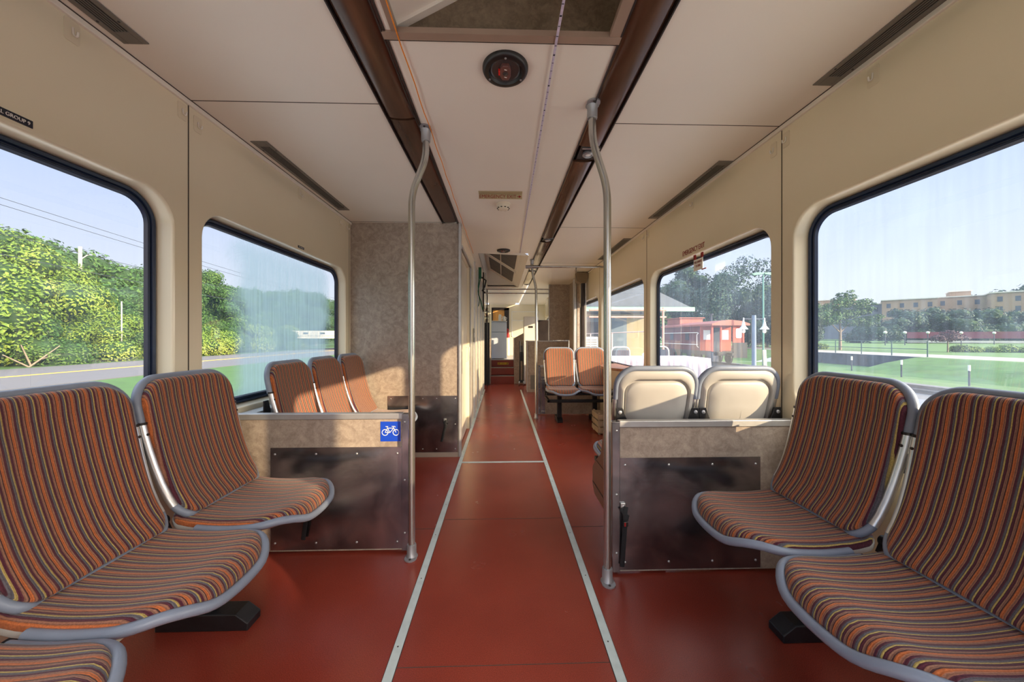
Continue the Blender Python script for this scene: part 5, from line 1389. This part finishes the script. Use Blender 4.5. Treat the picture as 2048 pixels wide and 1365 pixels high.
for i, (x, y, w_, h, mt, sz, lb) in enumerate(((19.5, 36, 7, 9.4, 'leaf_blue', 0.16, 'rounded tree above the left end of the caboose roof'), (22.0, 34, 7.5, 8.4, 'leaf_blue', .15, 'tree above the middle of the caboose roof'),
        (21.5, 29.5, 9.0, 8.9, 'leaf_blue', .13, 'airy high tree above the right end of the caboose'), (25.5, 33, 6, 7.2, 'leaf_mid', .15, 'green tree just right of the caboose porch'),
        (27.5, 33.5, 6, 7.6, 'leaf_blue', .14, 'tree behind the green lamp post'), (17, 44, 6, 9.0, 'leaf_blue', .18, 'small pointed tree at the left of the emergency window'), (12.5, 34, 6, 8.0, 'leaf_mid', .16, 'tree above the station roof'))):
    rq = random.Random(60 + i); x, y, w_, h = x * 1.32, y * 1.32, w_ * 1.3, 1.2 + (h - 1.2) * 1.32; bl = blobset(rq, w_, h, 16, 0.25, .16, .26)
    make_tree('backdrop_tree', x, y, GZ, bl, 9500, sz * 1.15, M[mt], (h * .4, .18), lb, group=g, seed=160 + i, core=(i not in (2,)))
g = 'dark trees in front of the far building'
for i, (x, y, w_, h) in enumerate(((52, 72, 8, 4.6), (58, 72, 7, 4.2), (78, 72, 7, 5.0), (83, 71, 8, 6.6), (89, 70, 9, 6.8), (95, 70, 9, 6.3), (101, 70, 9, 6.4), (107, 70, 9, 6.2), (113, 70, 10, 6.6), (66, 74, 5, 3.4))):
    rq = random.Random(90 + i); bl = blobset(rq, w_, h, 12, 0.22, .22, .34)
    make_tree('far_tree', x, y, -0.1, bl, 3500, 0.26, M['leaf_blue'], None, 'dark far tree before the long building, %s counting from the left' % ('first', 'second', 'fourth', 'fifth', 'sixth', 'seventh', 'eighth', 'ninth', 'tenth', 'third')[i], group=g, seed=190 + i)
g = 'low round shrubs along the park path'
sh0 = None
for i in range(14):
    x = 36.2 + 0.95 * i if i >= 4 else 33.6 + 0.8 * i; y = 30.5 - .28 * i if i >= 4 else 37 + .4 * i
    if sh0 is None:
        sh0 = make_tree('round_shrub', x, y, -0.24, [(0, 0, .25, .48, .32), (.3, .1, .2, .35, .25), (-.3, -.1, .2, .3, .25)], 900, 0.06, M['leaf_bright'], None, 'low round green shrub in the row along the park path', 'shrub', g, 300)
    else:
        c = copy_tree(sh0); c.location = (x, y, -0.24); c.rotation_euler = (0, 0, i * 1.3); c.scale = (1 + .2 * math.sin(i * 2),) * 3
make_tree('ornamental_tree', 38.5, 29.2, -0.24, [(0, 0, 1.25, .8, .35), (.7, .2, 1.35, .7, .3), (-.8, 0, 1.2, .6, .3), (0.1, 0, 1.6, .6, .3), (1.4, 0, 1.2, .4, .2)], 1600, 0.07, M['leaf_purple'], (1.2, .06), 'small purple-leaved tree by the park path', seed=310, core=False)
fb_ = empty('far_building', (150, 145, 0), math.radians(-47), 'long pale far building with stepped roofs on the skyline', 'building')
tanw = pm('tan_masonry', S(146, 122, 98), 0.8, var=0.06, scale=.3); shw = pm('shaded_masonry', S(108, 112, 126), 0.8, var=0.06, scale=.3)  # blue-grey tone puts the shade of the shadowed wings into their colour
blocks = [(-62, -34, 0, 16, 13.2, shw), (-34, 8, 2, 16, 14.6, shw), (8, 22, -6, 16, 15.4, tanw), (22, 34, 2, 18, 16.0, tanw), (34, 52, -5, 18, 16.2, tanw), (52, 90, -8, 20, 15.0, shw), (-40, -22, 5, 14, 17.0, tanw), (-14, 0, 5, 14, 17.6, tanw), (26, 31, 5, 14, 18.2, tanw), (46, 62, 5, 16, 18.6, tanw)]
wp = None
for (a, b, c_, d, h, mt) in blocks:
    mb = MB(); mb.box(a, b, c_, d, 0, h); wg = mb.build('wing', mt, fb_)
    mb = MB(); mb.box(a - .3, b + .3, c_ - .3, d + .3, h, h + .35); mb.build('cornice', M['concrete'], fb_)
cnt_ = 0
for (a, b, c_, d, h, mt) in blocks[:6]:
    nx = int((b - a) / 3.1)
    for i in range(nx):
        for z in (h - 3.0, h - 6.4):
            x = a + (b - a) * (i + .5) / nx
            if cnt_ >= 98: break
            cnt_ += 1
            if wp is None:
                mb = MB(); mb.box(-.55, .55, -.06, .0, 0, 1.7); wp = mb.build('window', M['darkstone'], fb_); wp.location = (x, c_, z)
            else:
                o = wp.copy(); COL.objects.link(o); o.location = (x, c_, z)
e = empty('maroon_fence', (84, 60, -0.1), math.radians(-42), 'long low maroon barrier at the edge of the field', 'fence')
mb = MB(); mb.box(-8, 50, 0, 0.3, 0.9, 2.1); mb.build('panel', pm('maroon_screen', S(118, 52, 66), 0.7), e)
mb = MB(); mb.box(-8, 50, 0, 0.3, 0.1, 0.5); mb.build('white_base', M['concrete'], e)
g = 'small white globe lamps along the field'
for i, (x, y) in enumerate(((53, 47), (57, 48), (61, 48.5), (68, 50), (76, 52))):
    e = empty('globe_lamp', (x, y, -0.1), label='small white globe lamp at the field edge, %s from the left' % ('first', 'second', 'third', 'fourth', 'fifth')[i], cat='street lamp', group=g)
    mb = MB(); mb.tube([(0, 0, 0), (0, 0, 1.6)], .05, 8); mb.build('post', M['darkstone'], e)
    mb = MB(); mb.lathe([(0.02, -.19), (.14, -.13), (.19, 0), (.14, .13), (.02, .19)], (0, 0, 1.8), n=16); mb.build('globe', M['white'], e, 60)
V, n = hill('hill_right', [(205, 210, -1), (225, 200, 4), (242, 200, 9), (256, 200, 13), (276, 200, 18), (298, 200, 23), (320, 200, 29), (350, 195, 36)], -2, (-12, -30), '')
canopy(V, n, M['leaf_blue'], 0.8, 3, 4.2, 'dark wooded hill above the far building on the right', 8, 90)
# block added out of view behind the camera: it keeps the low sun off the first seats
e = empty('added_sun_blocker', (14.0, -27.65, GZ), label='unseen brick block added behind the viewpoint to keep the sun off the first seats', cat='building')
mb = MB(); mb.box(-2, 6, -30, 14.6, 0, 9.8); mb.build('wall', pm('sun_blocker_brick', S(150, 96, 80), 0.9, var=0.1), e)
mb = MB(); mb.prism([(-2.4, 9.8), (6.4, 9.8), (2, 11.4)], 'y', -30.2, 14.65); fix_normals(mb.build('roof', M['darkstone'], e))
